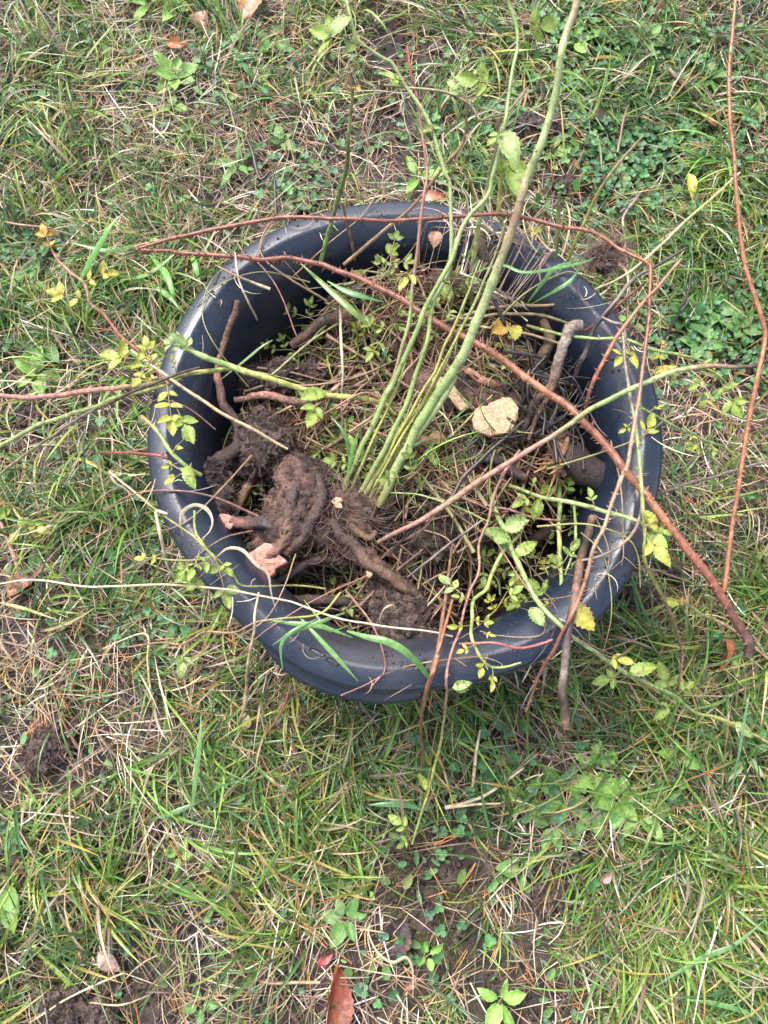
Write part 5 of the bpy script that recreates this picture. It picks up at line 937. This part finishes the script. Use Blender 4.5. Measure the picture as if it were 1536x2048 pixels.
# ------------------------------------------------------------------ weeds, fallen leaves and pebbles on the lawn
def build_weeds():
    def ros(x, y, n, L, wr, col, label, z=.006, el=.35, spread=6.28, a0=None, lobes=0):
        z = max(z, .02); c = at(x, y, z); t = empty('weed', c); tag(t, label, 'weed'); a0 = RNG.uniform(0, 6.28) if a0 is None else a0; l = 1.15*L*mpp(x, y, z)
        for k in range(n):
            a = a0+spread*(k+RNG.normal(0, .12))/n; e = RNG.normal(el, .18); ll = l*RNG.uniform(.65, 1.1); mb = MB(); d = np.array([math.cos(a)*math.cos(e), math.sin(a)*math.cos(e), math.sin(e)])
            b = c+d*.004; leaflet(mb, b, b+d*ll, np.array([RNG.normal(0, .2), RNG.normal(0, .2), 1]), wr*RNG.uniform(.8, 1.2), np.array(col)*np.exp(RNG.normal(0, .15)), .28 if lobes else .04, .3, RNG.uniform(.05, .3), 11, 0)
            mb.build('leaf', M['leaf'], t)
    br, md, dk = (.20, .36, .07), (.12, .24, .06), (.07, .17, .05)
    ros(350,160,7,48,.55,br,'bright light green broadleaf rosette in the grass at the upper left',el=.5)
    ros(345,215,3,30,.6,br,'small light green seedling just below the bright upper left rosette')
    ros(478,330,5,52,.3,md,'narrow leaved pale weed rosette left of and behind the tub')
    ros(300,10,3,45,.35,br,'bright leaf pair at the top edge left of the middle')
    ros(350,15,4,34,.55,br,'short bright green weed at the top edge beside the leaf pair')
    ros(565,285,5,28,.6,md,'small green weed in the grass above the left end of the far rim')
    ros(70,290,5,34,.6,md,'round leaved weed at the left edge in the upper grass')
    ros(540,80,4,44,.4,md,'toothed green weed leaf group in the upper middle grass',lobes=1)
    ros(515,170,4,40,.5,dk,'dark green weed in the upper grass beside the clover')
    ros(80,690,6,52,.5,md,'broadleaf weed in the grass at the left above the pink cane')
    ros(75,750,5,46,.5,br,'second broadleaf weed at the left just above the pink cane')
    ros(60,565,4,42,.5,md,'green weed leaves below the yellow leaf spray at the left')
    ros(130,645,6,24,.6,br,'tiny bright weed in the grass left of the reddish cane')
    ros(235,1140,7,70,.42,dk,'dark green toothed dandelion rosette left of the tub',lobes=1,el=.2)
    ros(285,1205,2,44,.35,md,'pale green pointed leaves below the dandelion rosette')
    ros(12,1770,3,70,.5,br,'large light green dock leaf at the lower left edge',el=.25,a0=-1.6,spread=1.2)
    ros(35,1625,3,40,.5,br,'light green leaf tuft at the left edge above the dock leaf')
    ros(360,1710,4,34,.6,br,'small bright leaved weed in the lower left grass')
    ros(690,1835,6,50,.5,md,'broadleaf weed rosette beside the dark oak leaf')
    ros(855,1910,4,28,.5,br,'tiny round leaved seedling right of the dark oak leaf')
    ros(1190,1540,6,62,.42,br,'toothed bright green weed at the lower right, uppermost of the weed patch',lobes=1)
    ros(1130,1590,8,56,.42,md,'grey green broadleaf rosette in the lower right weed patch')
    ros(1180,1620,7,56,.45,md,'broad flat leaved weed in the middle of the lower right weed patch')
    ros(1235,1600,6,60,.5,br,'light green plantain in the lower right weed patch')
    ros(1275,1625,5,52,.45,br,'plantain with upright leaves at the right of the weed patch')
    ros(1330,1600,6,46,.4,md,'narrow leaved weed at the right end of the weed patch')
    ros(1105,1650,6,50,.5,md,'dark leaved rosette at the lower left of the weed patch')
    ros(1355,1510,5,36,.65,br,'heart leaved green weed above the weed patch')
    ros(1050,1600,4,42,.4,br,'bright weed leaf left of the weed patch')
    ros(1045,1740,3,42,.6,md,'round pale leaf weed above the grey clod')
    ros(1370,640,9,42,.6,dk,'flat rosette of round dark leaves in the grass right of the tub')
    ros(1430,620,7,36,.7,md,'round leaved weed mat right of the flat dark rosette')
    ros(1400,690,6,36,.6,md,'round leaved weed below the flat dark rosette')
    ros(1480,660,6,34,.6,md,'weed between the round leaved mat and the tall prickly branch')
    ros(935,290,7,44,.35,dk,'grey green pointed leaved weed behind the tub near the olive twig')
    ros(835,355,3,60,.4,br,'upright pale leaf pair just behind the far rim')
    ros(1150,85,5,40,.55,br,'bright green leaf cluster beside the top of the big cane')
    ros(1290,85,6,36,.6,md,'green leaf group in the upper right grass')
    ros(1180,50,5,34,.6,md,'leafy weed at the top edge right of the big cane')
    ros(1420,160,6,30,.6,md,'small leafy weed left of the tall prickly branch at the top')
    ros(1500,230,6,34,.55,md,'leafy weed right of the tall prickly branch at the top')
    ros(1260,170,5,30,.6,dk,'small dark weed in the upper right grass')
    ros(1110,300,5,30,.6,br,'bright small weed right of the big cane behind the tub')
    ros(1490,1510,4,50,.3,(.24,.33,.14),'pale narrow leaf weed at the right edge of the weed patch')
    ros(1000,2000,5,44,.5,br,'light green weed at the bottom right of the bare soil')
    ros(1130,1370,5,30,.5,br,'green weed just outside the near right rim')
    ros(400,2010,4,40,.5,md,'green weed at the bottom edge left of the red brown leaf')
    ros(955,1330,6,44,.5,br,'bright weed peeping out under the near right rim',z=.01)
def build_fallen():
    def dead(label, bx, by, tx, ty, col, wr=.6, z=.022, curl=.2, tilt=(0, 0), fold=.3, n=17):
        mb = MB(); leaflet(mb, at(bx, by, z), at(tx, ty, z+.006), np.array([tilt[0]+RNG.normal(0, .3), tilt[1]+RNG.normal(0, .3), 1.]), wr, np.array(col), .06, fold+.15, curl+.1, n, .1); tag(mb.build('fallen_leaf', M['dead'], None, at(bx, by, z)), label, 'fallen leaf')
    dead('glossy red brown beech leaf in the grass at the bottom edge', 668,2070,682,1935, (.20,.045,.02), .5, .03, .05, (.2,0))
    dead('dark purple brown leaf lying torn on the soil at the bottom centre', 805,1835,775,1935, (.04,.024,.028), .62, .022, .1)
    dead('orange brown curled leaf in the grass under the end of the thick red cane', 1450,1270,1462,1340, (.42,.15,.07), .75, .03, .2, (.3,.1))
    dead('brown leaf under the pale stalk at the left edge', 15,1195,65,1140, (.24,.11,.065), .62, .025, .1)
    dead('dull brown leaf in the grass below the left edge leaf', 60,1180,25,1160, (.14,.07,.05), .8, .022, .1)
    dead('orange red leaf cut by the top edge of the photo', 515,-30,488,28, (.48,.18,.10), .7, .03, .1)
    dead('small brown leaf in the top grass left of the orange red one', 392,25,408,52, (.28,.13,.09), .8, .025, .2)
    dead('small orange brown leaf in the upper grass', 333,88,368,84, (.38,.13,.04), .6, .025, .2)
    dead('glossy dark brown leaf beside the tall prickly branch at the upper right', 1395,232,1440,245, (.2,.065,.03), .6, .025, .2)
    dead('brown leaf lying in the grass just behind the far rim', 845,392,892,390, (.36,.15,.09), .5, .03, .2)
    dead('dark reddish leaf near the top edge left of the big cane', 1030,38,1090,42, (.16,.065,.05), .5, .025, .2)
    dead('yellow torn leaf in the grass at the right', 1375,345,1395,388, (.6,.40,.03), .36, .03, .25, n=9)
    dead('brown leaf in the grass left of the dandelion rosette', 215,1060,235,1095, (.2,.09,.065), .9, .022, .2)
    dead('grey brown crumpled leaf in the lower left grass', 195,1905,235,1945, (.28,.19,.15), .55, .028, .2)
    dead('small pinkish leaf in the lower right grass by the clod', 1205,1765,1225,1745, (.3,.17,.14), .6, .025, .2)
    dead('withered fern like brown leaf below the near right rim', 990,1530,1040,1500, (.28,.13,.08), .4, .025, .2, n=9)
    dead('yellowish translucent leaf below the near left rim', 490,1460,487,1425, (.35,.27,.12), .8, .03, .2)
    dead('dark brown leaf half buried at the top right', 1180,225,1225,240, (.1,.06,.05), .6, .02, .2)
    dead('brown leaf piece in the lower grass right of the red brown leaf', 830,1955,812,1985, (.25,.12,.08), .6, .02, .2)
    dead('tiny crimson leaf above the red brown beech leaf', 635,1930,665,1912, (.3,.04,.05), .45, .025, .2)
    mb = MB()
    # dark rounded pebbles, each its own object
    spots = [(1075,1468,10),(797,1418,9),(812,1405,9),(365,428,10),(380,440,7),(480,440,8),(1380,545,10),(920,210,10),(120,110,9),(870,95,14),(230,1990,12),(255,1985,8),(100,1985,8),(805,1690,7),(1220,95,9),(960,150,9),(1210,290,8),(1430,475,12),(1450,640,8),(1060,1795,8),
             (350,1490,10),(455,1675,9),(1170,1715,10),(1500,1225,11),(1180,350,12),(1300,1985,10),(890,20,10),(770,480,7),(1165,250,8),(30,1660,10)]
    proto = None
    for x, y, r in spots:
        p = at(x, y, .012)
        if proto is None:
            lo = lump('pebble', [], [(x, y, 1.2, 10, 1.25, .9, .8)], .0016, 'stone', None, ((.02, .002), (.006, .001)), 'x', 'pebble'); o = proto = lo; base_r = 10*mpp(x, y, .012)
            V = np.empty(len(lo.data.vertices)*3, np.float32); lo.data.vertices.foreach_get('co', V); V = V.reshape(-1, 3); V -= V.mean(0); lo.data.vertices.foreach_set('co', V.ravel()); lo.data.update()
            a = lo.data.color_attributes.get('Col') or lo.data.color_attributes.new('Col', 'FLOAT_COLOR', 'POINT'); a.data.foreach_set('color', np.tile(np.array((.05, .047, .05, 1), np.float32), len(lo.data.vertices)))
        else: o = copy_tree(proto)
        p[2] = float(gz(p[0], p[1]))+.006; o.location = p; s = r*mpp(x, y, .01)/base_r; o.scale = (s*RNG.uniform(.85, 1.2), s, s*RNG.uniform(.8, 1)); o.rotation_euler = (0, 0, RNG.uniform(0, 6.28))
        tag(o, 'small dark rounded pebble lying in the grass', 'pebble', 'dark pebbles in the grass')
build_weeds()
build_fallen()
